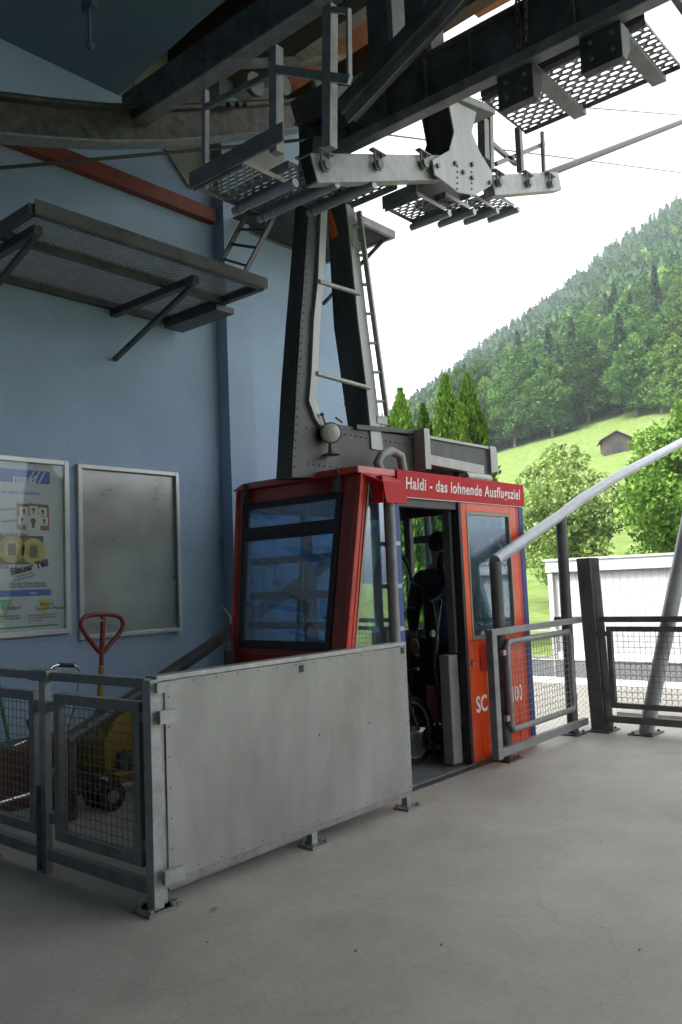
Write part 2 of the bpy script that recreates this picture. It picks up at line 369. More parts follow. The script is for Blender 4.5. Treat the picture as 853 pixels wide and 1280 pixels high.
def trunk_mb(h, r0, limbs, crook=.15):
    m = MB(); pts = []; x = y = 0
    for i in range(8):
        pts.append((x, y, h*i/7)); x += random.uniform(-crook, crook)*h/14; y += random.uniform(-crook, crook)*h/14
    m.tube(pts, [r0*(1.35 if i == 0 else 1)*(1-.85*i/7) for i in range(8)], 9)
    for (z, to, r) in limbs:
        i = z*7; a = Vector(pts[int(i)]).lerp(Vector(pts[min(7, int(i)+1)]), i-int(i)); b = Vector(to)
        mid = a.lerp(b, .5)+Vector((0, 0, -.06*(b-a).length))
        m.tube([a, mid, b], [r, r*.65, r*.2], 7)
    return m
def make_tree(name, label, cat, loc, h, cw, lumps_n, leaf, per, lm, group=None, base=.25, tr=.16, shape='round', seed=0, z_lo=0., lump=1.):
    random.seed(seed); global rng; rng = np.random.default_rng(seed)
    t = thing(name, label, cat, loc, group)
    lumps = []; limbs = []
    for i in range(lumps_n):
        f = (i+.5)/lumps_n; zz = h*(base+(1-base)*f)
        if shape == 'round': prof = math.sin(math.pi*min(1, .18+f*.80))**.7
        elif shape == 'tall': prof = (1-f)**.55*.95+.08 if f > .3 else .65+f
        else: prof = 1-f
        rad = cw/2*prof; a = i*2.399+random.uniform(-.4, .4)
        rr = (rad*random.uniform(.26, .50)+.02*cw)*lump
        dist = max(0, rad-rr*.7)*random.uniform(.45, 1.2)
        c = (math.cos(a)*dist, math.sin(a)*dist, zz-rr*.2)
        lumps.append((c, (rr, rr, rr*random.uniform(.55, .85))))
        if i % 2 == 0: limbs.append((min(.9, max(.15, (zz/h)*.75)), (c[0]*.9, c[1]*.9, c[2]), tr*.32))
    trunk = trunk_mb(h*.9, tr, limbs)
    trunk.v = [tuple(Vector(v)+Vector(loc)) for v in trunk.v]
    trunk.build('trunk', 'bark', t)
    Vv, Ff = leaves(crown_points(lumps, per), leaf)
    o = npmesh('crown', Vv, Ff, lm, t); o['_w'] = list(loc)
    return t
def make_thuja(loc, h, w, seed, label, group):
    global rng; rng = np.random.default_rng(seed); random.seed(seed)
    t = thing('columnar_thuja', label, 'conifer', loc, group)
    n = 9000; f = rng.uniform(0, 1, n)**1.15; a = rng.uniform(0, 2*np.pi, n)
    prof = np.where(f < .25, .8+.8*f, 1)*(1-f**2.4)**.9+.02
    bumpy = 1+.19*np.sin(a*5+f*23)+.1*np.sin(a*3-f*41)+.07*np.sin(a*9+f*70)
    r = w*.88*prof*bumpy*rng.uniform(.72, 1.06, n)
    C = np.stack([np.cos(a)*r, np.sin(a)*r, .1+f*h*.97], 1)
    d = np.stack([np.cos(a)*.45, np.sin(a)*.45, np.ones(n)], 1)+rng.normal(size=(n, 3))*.3; d /= np.linalg.norm(d, axis=1)[:, None]
    b = np.cross(d, rng.normal(size=(n, 3))); b /= np.linalg.norm(b, axis=1)[:, None]
    s = (rng.uniform(.07, .15, n))[:, None]
    Vv = np.stack([C-d*s, C-b*s*.5, C+d*s, C+b*s*.5], 1).reshape(-1, 3)
    o = npmesh('crown', Vv, np.arange(4*n).reshape(n, 4), 'thuja', t)
    m = MB().tube([Vector(loc), Vector(loc)+Vector((0, 0, h*.9))], [w*.10, .02], 8); m.build('trunk', 'bark', t)
    return t
def place(px, d, z=None):
    u = (px-426.5)/1048; x, y = xy(d, u); return (float(x), float(y), float(terr(d, u)) if z is None else z)
G = 'columnar thujas growing behind the cabin roof'
for px, pt, d, w, sd, lb in ((508, 478, 27, .98, 1, 'leftmost slim columnar thuja beside the hanger ladder'), (536, 499, 29, .85, 2, 'short columnar thuja between the slim left one and the tall pair'),
                             (566, 459, 27.5, 1.05, 3, 'tallest columnar thuja, left one of the close tall pair'), (594, 458, 28.5, 1.12, 4, 'broad tall columnar thuja at the right end of the row'),
                             (582, 500, 27, .7, 5, 'narrow thuja squeezed between the two tallest ones'), (492, 516, 30, .7, 6, 'low thuja tip mostly behind the hanger foot')):
    b = place(px, d, -.84); yh = 691-.042*(px-1335); h = (yh-pt)/1048*d+1.45+.84
    make_thuja(b, h, w, sd, lb, G)
make_tree('fruit_tree', 'loose pale green fruit tree standing in the meadow beside the white shed', 'tree', place(705, 44, -.6), 8.9, 5.9, 74, .125, 330, 'leafp', base=.22, tr=.16, seed=11, lump=.85)
make_tree('broadleaf_tree', 'large spreading bright green tree at the right edge above the shed', 'tree', place(898, 40, -.6), 10.6, 9.2, 110, .13, 300, 'leafm', base=.16, tr=.24, seed=12, lump=.72)
make_tree('young_tree', 'young light green tree low in front of the right hand forest edge', 'tree', place(830, 78), 7.5, 6.5, 30, .2, 150, 'leafy', base=.1, tr=.15, seed=15)

# forest edge: prototypes, then copies
LF = {}
def proto(kind, seed):
    h = {'beech': 22, 'light': 19, 'spruce': 25}[kind]
    if kind == 'spruce':
        global rng; rng = np.random.default_rng(seed)
        t = thing('spruce_tree', 'x', 'spruce', (0, 0, 0))
        n = 4200; f = rng.uniform(0, 1, n)**1.3; a = rng.uniform(0, 2*np.pi, n); tier = (f*15) % 1
        r = 4.3*(1-f)**.8*(1-.45*tier)*rng.uniform(.25, 1.1, n)+.12
        C = np.stack([np.cos(a)*r, np.sin(a)*r, 1.5+f*(h-1.5)-r*.25], 1)
        Vv, Ff = leaves(C, .5); npmesh('crown', Vv, Ff, 'conif', t)
        MB().tube([(0, 0, 0), (0, 0, h*.95)], [.32, .04], 7).build('trunk', 'bark', t)
        return t
    nm = {'beech': 'beech_tree', 'light': 'ash_tree'}[kind]
    return make_tree(nm, 'x', 'tree', (0, 0, 0), h, {'beech': 14, 'light': 11}[kind], 38, .42, 60, {'beech': 'leafd', 'light': 'leafy'}[kind], base=.16, tr=.35, shape='round' if kind == 'beech' else 'tall', seed=seed)
PR = {k: [proto(k, s) for s in ss] for k, ss in {'beech': (31, 32), 'light': (33, 34), 'spruce': (35, 36)}.items()}
used = set(); random.seed(5)
edge_lab = {'beech': ('rounded dark green beech in the forest edge above the meadow', 'rounded beeches along the forest edge'),
            'light': ('pale green broadleaf tree standing out of the darker forest edge', 'pale broadleaf trees along the forest edge'),
            'spruce': ('dark pointed spruce in the forest edge above the meadow', 'dark spruces along the forest edge')}
edge = []
for i in range(15):      # front row
    px = 598+i*19+random.uniform(-6, 6); edge.append((px, 203+random.uniform(-2, 10), ['beech', 'light', 'beech', 'beech', 'light', 'beech', 'spruce', 'light', 'beech', 'light', 'spruce', 'light', 'beech', 'beech', 'light'][i]))
for row in range(8):
    for i in range(13):
        edge.append((575+row*3+i*24+random.uniform(-10, 10), 214+row*15+random.uniform(-6, 6), random.choices(['beech', 'light', 'spruce'], [5, 2.2, 1.6 if row < 4 else 2.5])[0]))
edge += [(838, 186, 'light'), (805, 192, 'beech'), (862, 178, 'light'), (880, 190, 'beech')]
for px, d, k in edge:
    pr = random.choice(PR[k]); t = pr if id(pr) not in used else copy_tree(pr); used.add(id(pr))
    t.location = place(px, d); s = random.uniform(.72, 1.05); t.scale = (s*random.uniform(.9, 1.1), s, s*random.uniform(.9, 1.1)); t.rotation_euler = (0, 0, random.uniform(0, 6.28))
    t['label'], t['group'] = edge_lab[k]
for k in PR:
    for pr in PR[k]:
        if id(pr) not in used:
            for ch in list(pr.children): bpy.data.objects.remove(ch)
            bpy.data.objects.remove(pr)
# far wood: one mass
rng = np.random.default_rng(77)
def wood(name, n, con_frac, m, sz_h, sz_w, cards, dmin=250, dmax=705, mixn=0.):
    Cs = []; Sz = []
    f = rng.uniform(0, 1, n); d = dmin+(dmax-dmin)*f**.75; u = rng.uniform(-.12, .60, n)
    x, y = xy(d, u); keep = (np.sin(x*.021+1.3)+np.cos(y*.017+x*.008)+rng.normal(size=n)*.8) > mixn if mixn > -5 else np.ones(n, bool)
    d, u, x, y = d[keep], u[keep], x[keep], y[keep]; z = terr(d, u); n = len(d)
    hh = sz_h*rng.uniform(.65, 1.15, n); ww = sz_w*rng.uniform(.7, 1.2, n)
    k = cards; t = rng.uniform(0, 1, (n, k)); a = rng.uniform(0, 2*np.pi, (n, k))
    if con_frac:
        prof = (1-t)**.9*(1-.3*((t*6) % 1))+.05; r = ww[:, None]/2*prof*rng.uniform(.4, 1.05, (n, k)); t2 = t
    else:
        prof = np.sin(np.pi*np.clip(.12+t*.86, 0, 1))**.6*(1+.25*np.sin(a*3+t*9)); r = ww[:, None]/2*prof*rng.uniform(.5, 1.05, (n, k)); t2 = .15+.85*t
    C = np.stack([x[:, None]+np.cos(a)*r, y[:, None]+np.sin(a)*r, z[:, None]+t2*hh[:, None]], 2).reshape(-1, 3)
    size = np.repeat(ww*.105+.25, k)
    Vv, Ff = leaves(C, size)
    lev = ((0., .34), (.45, .30), (.92, .03)) if con_frac else ((.1, .25), (.5, .40), (.9, .18)); rings = []
    for (tz, rr_) in lev:
        for q_ in range(5):
            a_ = q_*1.2566; rings.append(np.stack([x+np.cos(a_)*ww*rr_, y+np.sin(a_)*ww*rr_, z+hh*tz], 1))
    CV = np.stack(rings, 1).reshape(-1, 3); base_ = (np.arange(n)*15)[:, None, None]
    pat = np.array([[l*5+q_, l*5+(q_+1) % 5, l*5+5+(q_+1) % 5, l*5+5+q_] for l in range(2) for q_ in range(5)])[None]
    CF = (pat+base_).reshape(-1, 4)+len(Vv); Vv = np.concatenate([Vv, CV]); Ff = np.concatenate([Ff, CF])
    o = npmesh(name, Vv, Ff, m); return tag(o, kind='stuff')
tag(wood('spruce_forest', 3300, 1, 'conif', 16, 8.4, 64, dmax=716, mixn=-9), 'dark spruce forest covering the steep mountainside', 'forest')
tag(wood('broadleaf_forest', 1500, 0, 'leafd', 15, 10, 80, dmax=690, mixn=.2), 'dark green broadleaf trees mixed into the mountainside forest', 'forest')
tag(wood('pale_broadleaf_forest', 800, 0, 'leafy', 14, 9, 60, dmax=470, mixn=.7), 'paler broadleaf patches on the lower mountainside', 'forest')

# barn on the meadow
bx = Vector(place(776, 152)); bt = thing('hay_barn', 'dark weathered wooden barn with a tiled roof alone on the meadow slope', 'barn', tuple(bx))
q = Matrix.Rotation(math.radians(-62), 3, 'Z')
def bl(x, y, z): return bx+q@Vector((x, y, z))
m = MB(); m.prism([bl(-2.4, -3.1, -1.2), bl(2.4, -3.1, -1.2), bl(2.4, -3.1, 1.9), bl(0, -3.1, 3.2), bl(-2.4, -3.1, 1.9)], q@Vector((0, 6.2, 0))); m.build('wall', 'barn', bt)
m = MB()
for s in (-1, 1): m.hexa([bl(0, -3.6, 3.28), bl(s*3.0, -3.6, 1.66), bl(s*3.0, 3.6, 1.66), bl(0, 3.6, 3.28), bl(0, -3.6, 3.44), bl(s*3.0, -3.6, 1.82), bl(s*3.0, 3.6, 1.82), bl(0, 3.6, 3.44)])
m.build('roof', 'barnroof', bt)
m = MB().box((0, 0, 0), (0, 0, 0)); m = MB(); m.hexa([bl(-.9, -3.16, -.6), bl(.9, -3.16, -.6), bl(.9, -3.11, -.6), bl(-.9, -3.11, -.6), bl(-.9, -3.16, 1.3), bl(.9, -3.16, 1.3), bl(.9, -3.11, 1.3), bl(-.9, -3.11, 1.3)]); m.build('door', 'black', bt)

# white shed across the road
t = thing('white_shed', 'long low white corrugated shed with flat roof across the road', 'shed', (21, 6, -.84))
m = MB(); yL = 10.55; yR = -6.0; k = 0; y = yR; xs_ = 21.0
prof = []
while y < yL:
    prof += [(y, xs_), (y+.13, xs_), (y+.145, xs_-.012), (y+.185, xs_-.012)]; y += .20
vs = []; fs = []
for i, (yy, xx) in enumerate(prof): vs += [(xx, yy, -.84), (xx, yy, 1.62)]
for i in range(len(prof)-1): fs.append((2*i, 2*i+2, 2*i+3, 2*i+1))
m.add(vs, fs); m.box((21.02, yR, -.84), (24.5, yL, 1.62)); m.build('cladding', 'shedw', t)
MB().box((20.82, yR-.2, 1.50), (24.8, yL+.18, 1.80)).build('roof_fascia', 'shedt', t, .01)
MB().box((20.78, yR-.25, 1.803), (24.85, yL+.22, 1.86)).build('roof', 'shedt', t)
MB().box((20.86, yL-.0, -.84), (21.1, yL+.14, 1.50)).build('corner_trim', 'shedw', t)
MB().box((20.9, yR, -.84), (20.96, yL-.02, -.62)).build('plinth', 'kerb', t)

# railing along the road edge and wire fence
t = thing('road_railing', 'thin grey steel railing along the road seen past the cabin door', 'railing', (16.6, 9, -.8))
m = MB(); m.bar((16.7, 8.4, .25), (16.7, 16, .25), .04, .04); m.bar((16.7, 8.4, -.3), (16.7, 16, -.3), .03, .03); m.build('rail', 'galvd', t)
for i in range(5): MB().bar((16.7, 8.5+i*1.8, -.9), (16.7, 8.5+i*1.8, .25), .05, .05).build('post', 'galvd', t)
t = thing('wire_fence', 'wire mesh fence with round steel posts along the yard beyond the platform', 'fence', (9.6, 0, -.8))
m = MB(); y = -2.
while y < 7.0:
    for s in (1, -1):
        m.tube([(10.4, y, -.75), (10.4, y+s*1.05, .30)], .0022, 3, caps=False)
    y += .07
m.build('wire_mesh', 'galvd', t)
MB().tube([(10.4, -2.5, .31), (10.4, 7.4, .31)], .016, 8).build('top_rail', 'galvd', t)
for i in range(5): MB().tube([(10.4, -1.6+i*2.1, -.85), (10.4, -1.6+i*2.1, .33)], .022, 8).build('post', 'galvd', t)

# ------------------------------------------------------------------ station building
m = MB(); XF = 8.35; YE = 3.605; PX0 = 3.9; PY1 = 4.98
m.box((-6, -7, -1), (XF, YE, 0)); m.box((-6, YE, -1), (PX0, 5.95, 0)); m.box((PX0, PY1, -1), (XF, 5.95, 0)); m.box((XF+.001, -7, -1), (8.55, YE, .03))
fl = m.build('platform_floor', 'floor'); tag(fl, kind='structure')
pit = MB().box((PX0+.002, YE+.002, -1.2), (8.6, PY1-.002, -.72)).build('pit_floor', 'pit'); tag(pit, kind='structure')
b = thing('cable_car_station', 'open fronted cable car station with rough light blue plaster wall', 'building', (0, 6, 0))
WY = 5.95; WX = 5.2; WE = 7.18
MB().box((-6, WY, -.9), (WX, WY+.3, 5.8)).build('wall', 'blue', b, label='rough light blue wall with posters and platform')
MB().box((WX, WY-.15, -.9), (5.53, WY+.3, 6.4)).build('pilaster', 'blue', b)
MB().box((5.531, WY-.02, -.9), (WE, WY+.3, 6.6)).build('end_wall', 'blue', b)
MB().box((-6, WY-.03, 0), (WX-.1, WY-.001, .38)).build('plinth', 'plinth', b)
MB().box((-6.3, -5, -.9), (-6, 6.25, 7.15)).build('back_wall', 'blue', b)
MB().box((-6, -4.8, -.9), (2.0, -4.5, 7.15)).build('side_wall', 'blue', b)  # unseen wall, added to darken the interior, length set by the light wanted
MB().box((4.1, WY, 5.801), (WX-.001, WY+.3, 7.19)).build('upper_wall', 'cream', b)
MB().box((WX, WY+.01, 6.601), (WE, WY+.3, 7.19)).build('upper_wall', 'woodd', b)
MB().box((-6, WY, 5.801), (4.099, WY+.3, 7.19)).build('upper_wall', 'blue', b)
# ceiling: slopes up from the wall
def cz(y): return 5.80+(5.95-y)*.22
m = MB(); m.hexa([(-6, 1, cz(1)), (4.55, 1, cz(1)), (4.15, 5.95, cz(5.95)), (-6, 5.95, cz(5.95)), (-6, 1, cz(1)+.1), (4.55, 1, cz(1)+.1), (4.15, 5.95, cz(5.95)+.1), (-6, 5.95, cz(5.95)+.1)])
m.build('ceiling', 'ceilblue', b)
m = MB(); m.box((-6.3, -5.0, 7.2), (6.2, 6.2, 7.35)); m.build('roof', 'woodd', b)
m = MB(); zr = 6.9
def bx1(y): return 7.15 if y > 4.55 else (6.35 if y > 4.15 else (6.9 if y > 2.9 else 6.15))
for i in range(22):
    y0 = 6.3-.3*i; m.box((4.56, y0-.295, zr), (bx1(y0), y0, zr+.03))
m.build('roof_boards', 'wood', b)
for x in (4.75, 5.45, 6.1):
    MB().bar((x, 6.1, 6.35), (x, -1, 6.75), .14, .24).build('rafter', 'woodg' if x == 5.45 else 'woodd', b)
# cream gable piece between the beams
MB().prism([(4.9, WY-.03, 5.2), (6.2, WY-.03, 5.75), (6.2, WY-.03, 6.7), (4.3, WY-.03, 6.7), (4.3, WY-.03, 5.81)], (0, .008, 0)).build('gable_board', 'cream', b)
bl_ = P(5, 181, 'Y', 5.9); br_ = P(272, 286, 'Y', 5.9)
zb = 4.93
MB().box((-6, 5.86, zb), (5.16, WY-.002, zb+.13)).build('batten', 'batten', b)
# small ceiling bracket
m = MB(); a = P(112, 12, 'Z', 5.75); m.bar(a, a+Vector((0, 0, .35)), .14, .05); m.bar(a, a+Vector((0, 0, -.28)), .02, .02); m.ball(a+Vector((0, 0, -.28)), .035, 8)
tag(m.build('ceiling_sensor', 'ceilblue'), 'small blue painted fixture with a rod below the dark ceiling', 'fixture')

# ------------------------------------------------------------------ steel above
def beam(name, label, cat, parts):
    t = thing(name, label, cat, tuple(parts[0][1][0] if False else parts[0][3]))
    for pn, mb, mt, _ in parts: mb.build(pn, mt, t)
    return t
# thick channel crossing upper left, along Y
def xbeam(name, label, x, y0, y1, z, h, w, main='beam', lip='beaml', bolts=()):
    t = thing(name, label, 'steel beam', (x, (y0+y1)/2, z))
    m = MB(); m.box((x, y0, z+.012), (x+.012, y1, z+h-.012)); m.box((x, y0, z+h-.0119), (x+w, y1, z+h)); m.build('web', main, t)
    MB().box((x-.002, y0, z), (x+w, y1, z+.0119)).build('lower_flange', lip, t)
    if bolts:
        for (yy, zz) in bolts: MB().cyl((x-.008, yy, zz), (1, 0, 0), .018, .02, 6).build('bolt', 'dark', t)
    return t
zz0 = 4.95
xbeam('roof_channel', 'thick dark riveted channel beam crossing the upper left corner', 3.6, 1.2, 5.12, zz0, .26, .12,
      bolts=[(yy+dy, zz0+dz) for yy in (4.85, 4.1, 3.0) for dy in (-.05, .05) for dz in (.08, .18)])
# long tube of the catwalk, along Y
t = thing('catwalk_girder', 'long dark girder with pale lower edge crossing above both catwalks', 'steel beam', (4.2, 2, 4.42))
MB().box((4.2, .6, 4.375), (4.29, 3.75, 4.445)).build('lower_tube', 'beaml', t, .006)
m = MB(); m.box((4.24, .6, 4.45), (4.252, 3.55, 4.72)); m.box((4.2, .6, 4.7201), (4.32, 3.55, 4.732)); m.build('web', 'beam', t)
for i in range(9): MB().box((4.205, .8+i*.33, 4.452), (4.238, .8+i*.33+.012, 4.715)).build('stiffener', 'beam', t)
# diagonal brace in front
t = thing('diagonal_brace', 'heavy dark diagonal brace rising to the roof beside the hanging posts', 'steel beam', tuple(P(440, 130, 'X', 4.0)))
a = P(432, 140, 'X', 4.0); c = P(590, -30, 'X', 4.0)
MB().bar(a, c, .10, .15, (1, 0, 0)).build('web', 'beam', t)
d_ = (c-a).normalized(); nrm = d_.cross(Vector((1, 0, 0))).normalized()
if nrm.z > 0: nrm = -nrm
MB().bar(a+nrm*.064+Vector((-.03, 0, 0)), c+nrm*.064+Vector((-.03, 0, 0)), .10, .012, (1, 0, 0)).build('flange', 'beaml', t)
# vertical hanging posts
for i, (p0, p1, w, lb) in enumerate((((472, -20), (474, 128), .18, 'left wide dark hanging post with a pale edge above the gratings'), ((519, -20), (520, 112), .16, 'right dark hanging post with a pale edge above the gratings'))):
    X_ = 4.5; a = P(*p0, 'X', X_); c = P(*p1, 'X', X_); y = (a.y+c.y)/2
    t = thing('hanging_post', lb, 'steel post', (X_, y, c.z), 'dark hanging posts')
    m = MB(); m.box((X_, y-.01-w/2, c.z), (X_+.012, y+w/2, a.z)); m.build('web', 'beam', t)
    m = MB(); m.box((X_-.02, y-w/2-.055, c.z), (X_+.14, y-w/2-.011, a.z)); m.build('edge_flange', 'galvd', t)
# catwalk posts and handrails (galvanised)
def sqpost(name, label, a, c, w, group, mt='galv'):
    m = MB().bar(a, c, w, w, (1, 0, 0)); return tag(m.build(name, mt, None, .003), label, 'steel post', group)
CW = thing('left_catwalk', 'suspended galvanised catwalk of stepped perforated planks above the cabin', 'catwalk', (3.8, 3.6, 4.0)); CW.name = 'perforated_catwalk'
def grating(x0, y0, x1, y1, z, name, parent, mt='galv', lip=.05, cell=(.062, .030), rise=0.):
    "perforated plank: real hexagonal holes, turned down lips"
    nx = max(2, int((x1-x0-.05)/cell[1]/1.0)); ny = max(2, int((y1-y0-.03)/cell[0])); 
    cx = (x1-x0)/nx; cy = (y1-y0)/ny; m = MB()
    for i in range(nx):
        zi = z+rise*(i+.5)/nx
        for j in range(-1, ny+1):
            ya = y0+(j+(.5 if i % 2 else 0))*cy; xa = x0+i*cx
            ya0 = max(ya, y0); ya1 = min(ya+cy, y1)
            if ya1-ya0 < cy*.3: continue
            c0 = (xa+cx/2, (ya0+ya1)/2); out = [(xa, ya0), (xa+cx, ya0), (xa+cx, ya1), (xa, ya1)]
            oo = [(xa, ya0), (xa+cx/2, ya0), (xa+cx, ya0), (xa+cx, ya1), (xa+cx/2, ya1), (xa, ya1)]
            hw = (ya1-ya0)*.36; hx = cx*.36
            hh = [(c0[0]-hx, c0[1]-hw*.55), (c0[0], c0[1]-hw), (c0[0]+hx, c0[1]-hw*.55), (c0[0]+hx, c0[1]+hw*.55), (c0[0], c0[1]+hw), (c0[0]-hx, c0[1]+hw*.55)]
            vs = [(p[0], p[1], zi) for p in oo]+[(p[0], p[1], zi-.009) for p in hh]
            m.add(vs, [(k, (k+1) % 6, 6+(k+1) % 6, 6+k) for k in range(6)])
    for xx in (x0, x1-.003): m.box((xx, y0, z-lip), (xx+.003, y1, z+.003+(rise if xx > x0 else 0)))
    for yy in (y0, y1-.003): m.box((x0+.0035, yy, z-lip*.6), (x1-.0035, yy+.003, z+.001))
    return m.build(name, mt, parent)
# planks of the left catwalk (3 steps), stepping up towards the valley side
for i in range(4):
    xa = 3.18+.385*i; za = 3.90+.125*i; yb = (3.81, 3.98, 3.874, 3.806)[i]
    grating(xa, 3.375, xa+.35, yb, za, 'plank', CW)
    if i < 3: MB().tube([(xa+.33, 3.27, za-.07), (xa+.33, yb-.0, za-.07)], .027, 12).build('support_tube', 'tube', CW)
    if i < 3: MB().tube([(xa+.33, yb-.06, za-.07), (xa+.33, yb-.045, za-.07)], .033, 12).build('clamp', 'gasket', CW)
MB().box((3.155, 3.02, 3.86), (3.172, 3.82, 3.965)).build('toe_board', 'galvd', CW, .003)
for p0, p1, w in (((257, 113), (257, 236), .035), ((345, 60), (346, 192), .06), ((413, 8), (412, 186), .06)):
    a = P(*p0, 'X', 3.2); c = P(*p1, 'X', 3.2)
    MB().bar(c, a, w, w, (1, 0, 0)).build('guard_post', 'galv', CW, .003)
def rl(p0, p1, w, x=3.18): return MB().bar(P(*p0, 'X', x), P(*p1, 'X', x), w*.5, w, (0, 0, 1))
m = rl((345, 87), (438, 100), .045); m.build('guard_rail', 'galv', CW)
m = rl((257, 134), (346, 88), .035); m.build('guard_rail', 'galvd', CW)
m = rl((436, 12), (437, 100), .03); m.build('guard_rail', 'galv', CW)
m = rl((412, 12), (437, 14), .03); m.build('guard_rail', 'galv', CW)
# inclined galvanised carrier beam with U bolts
CB = thing('carrier_beam', 'pale galvanised square beam with U bolts carrying the catwalk tubes', 'steel beam', (3.7, 3.35, 4.0))
a = Vector((3.66, 3.3, 3.968)); c = Vector((5.11, 3.3, 4.495))
MB().bar(a, c, .10, .178).build('beam', 'galv', CB, .004)
a2 = Vector((5.83, 3.3, 4.605)); c2 = Vector((7.08, 3.3, 5.075))
MB().bar(a2, c2, .10, .165).build('beam', 'galv', CB, .004)
def ubolt(p, par):
    m = MB(); p = Vector(p)
    m.tube([p+Vector((-.035, 0, .10)), p+Vector((-.035, 0, 0)), p+Vector((-.02, 0, -.03)), p+Vector((.02, 0, -.03)), p+Vector((.035, 0, 0)), p+Vector((.035, 0, .10))], .009, 6)
    m.cyl(p+Vector((0, .0, 0)), (0, 1, 0), .032, .05, 12); m.box(p+Vector((-.07, -.02, .08)), p+Vector((.07, .02, .09)))
    return m.build('u_bolt', 'galvd', par)
for px, py in ((407, 207), (473, 206), (530, 205), (624, 228), (661, 229), (689, 230)):
    p = P(px, py, 'Y', 3.23); ubolt(p, CB)
# black plate painted in for the shade inside the hollow beam end
e = a+(a-c).normalized()*.002; MB().bar(e, e+(c-a).normalized()*.004, .08, .15).build('hollow_shade', 'black', CB)
# riveted hanger plates
SH = thing('saddle_plate', 'flared pair of riveted grey plates clasping the pale carrier beam', 'steel plate', (5.5, 3.2, 4.6))
pts = [(560, 122), (596, 140), (590, 165), (600, 190), (616, 216), (614, 232), (594, 244), (573, 240), (544, 218), (541, 200), (562, 188), (568, 165)]
SPY = 3.20
MB().prism([P(*q_, 'Y', SPY) for q_ in pts], (0, .014, 0)).build('front_plate', 'hangl', SH)
MB().prism([P(*q_, 'Y', SPY) for q_ in pts], (0, .014, 0)).build('rear_plate', 'hang', SH).location = (0, .24, 0)
MB().box((5.2, SPY+.02, 4.62), (5.45, SPY+.235, 5.25)).build('web', 'hang', SH)
MB().bar(P(556, 128, 'Y', 3.3), P(602, 146, 'Y', 3.3), .26, .06).build('cap', 'galvd', SH, .004)
for q_ in ((570, 204), (548, 207), (591, 205), (591, 222), (613, 228), (580, 215)): MB().cyl(P(*q_, 'Y', SPY-.008), (0, 1, 0), .018, .016, 8).build('bolt', 'galvd', SH)
for k in range(5):
    for cx_ in (572, 590): MB().cyl(P(cx_, 208+k*7, 'Y', SPY-.002), (0, 1, 0), .008, .006, 8).build('rivet', 'black', SH)
# lower right planks
CR = thing('perforated_catwalk', 'lower perforated catwalk under the right end of the carrier beam', 'catwalk', (6, 3.3, 4.6))
for i in range(4):
    xa = 4.93+.37*i; za = 4.285+.128*i; yb = 3.68-.02*i
    grating(xa, 3.37, xa+.35, yb, za, 'plank', CR)
    MB().tube([(xa+.335, 3.32, za-.07), (xa+.335, yb, za-.07)], .027, 10).build('support_tube', 'tube', CR)
MB().box((4.912, 3.37, 4.255), (4.924, 3.69, 4.355)).build('toe_board', 'galvd', CR, .002)
for q0, q1, w in (((611, 105), (613, 215), .05), ((648, 160), (651, 215), .05), ((678, 165), (680, 215), .03), ((604, 150), (605, 200), .07)):
    MB().bar(P(*q1, 'Y', 3.42), P(*q0, 'Y', 3.42), w, w, (1, 0, 0)).build('guard_post', 'galvd', CR)
for q0, q1 in (((613, 178), (645, 205)), ((620, 205), (680, 180))): MB().bar(P(*q0, 'Y', 3.45), P(*q1, 'Y', 3.45), .03, .04).build('guard_rail', 'galvd', CR)
# right upper wide grating
CU = thing('perforated_catwalk', 'wide upper perforated catwalk against the bright sky at upper right', 'catwalk', (4.9, 1.9, 4.5))
A_, B_, C_, D_ = P(640, 166, 'Z', 4.5), P(848, 86, 'Z', 4.5), P(812, 22, 'Z', 4.5), P(616, 116, 'Z', 4.5)
xg0 = (C_.x+D_.x)/2; xg1 = (A_.x+B_.x)/2; yg0 = (B_.y+C_.y)/2; yg1 = (A_.y+D_.y)/2
grating(xg0, yg0, xg1, yg1, 4.5, 'plank', CU, cell=(.075, .04), lip=.03)
MB().box((xg0-.012, yg0, 4.50), (xg0-.004, yg1, 4.62)).build('toe_board', 'beam', CU)
for ya_, yb_ in ((2.07, 2.30), (1.55, 1.785)):
    MB().prism([(4.24, ya_, 4.17), (4.30, ya_, 4.17), (4.36, ya_, 4.26), (4.36, ya_, 4.373), (4.24, ya_, 4.373)], (0, yb_-ya_, 0)).build('bracket', 'dark', CU, .006)
    MB().box((4.36, ya_+.06, 4.44), (xg1+.02, ya_+.15, 4.475)).build('cross_strap', 'galvd', CU, .003)
    for dy in (.05, .17):
        for dz in (.06, .15): MB().cyl((4.236, ya_+dy, 4.17+dz), (1, 0, 0), .012, .014, 6).build('bolt', 'galvd', CU)
MB().bar((xg1+.05, yg0-.05, 4.4), (xg1+.05, yg0-.05, 5.3), .05, .05).build('guard_post', 'beam', CU)
MB().bar((xg0-.1, yg0-.05, 4.82), (xg1+.05, yg0-.05, 4.82), .04, .04).build('guard_rail', 'beam', CU)
# upper parallel dark beam
t = thing('upper_girder', 'dark upper girder running behind the long pale edged one', 'steel beam', (5.2, 2, 5.15))
m = MB(); m.box((5.0, .4, 5.02), (5.012, 4.6, 5.30)); m.box((4.94, .4, 5.301), (5.08, 4.6, 5.315)); m.box((4.94, .4, 5.005), (5.08, 4.6, 5.019)); m.build('girder', 'beam', t)
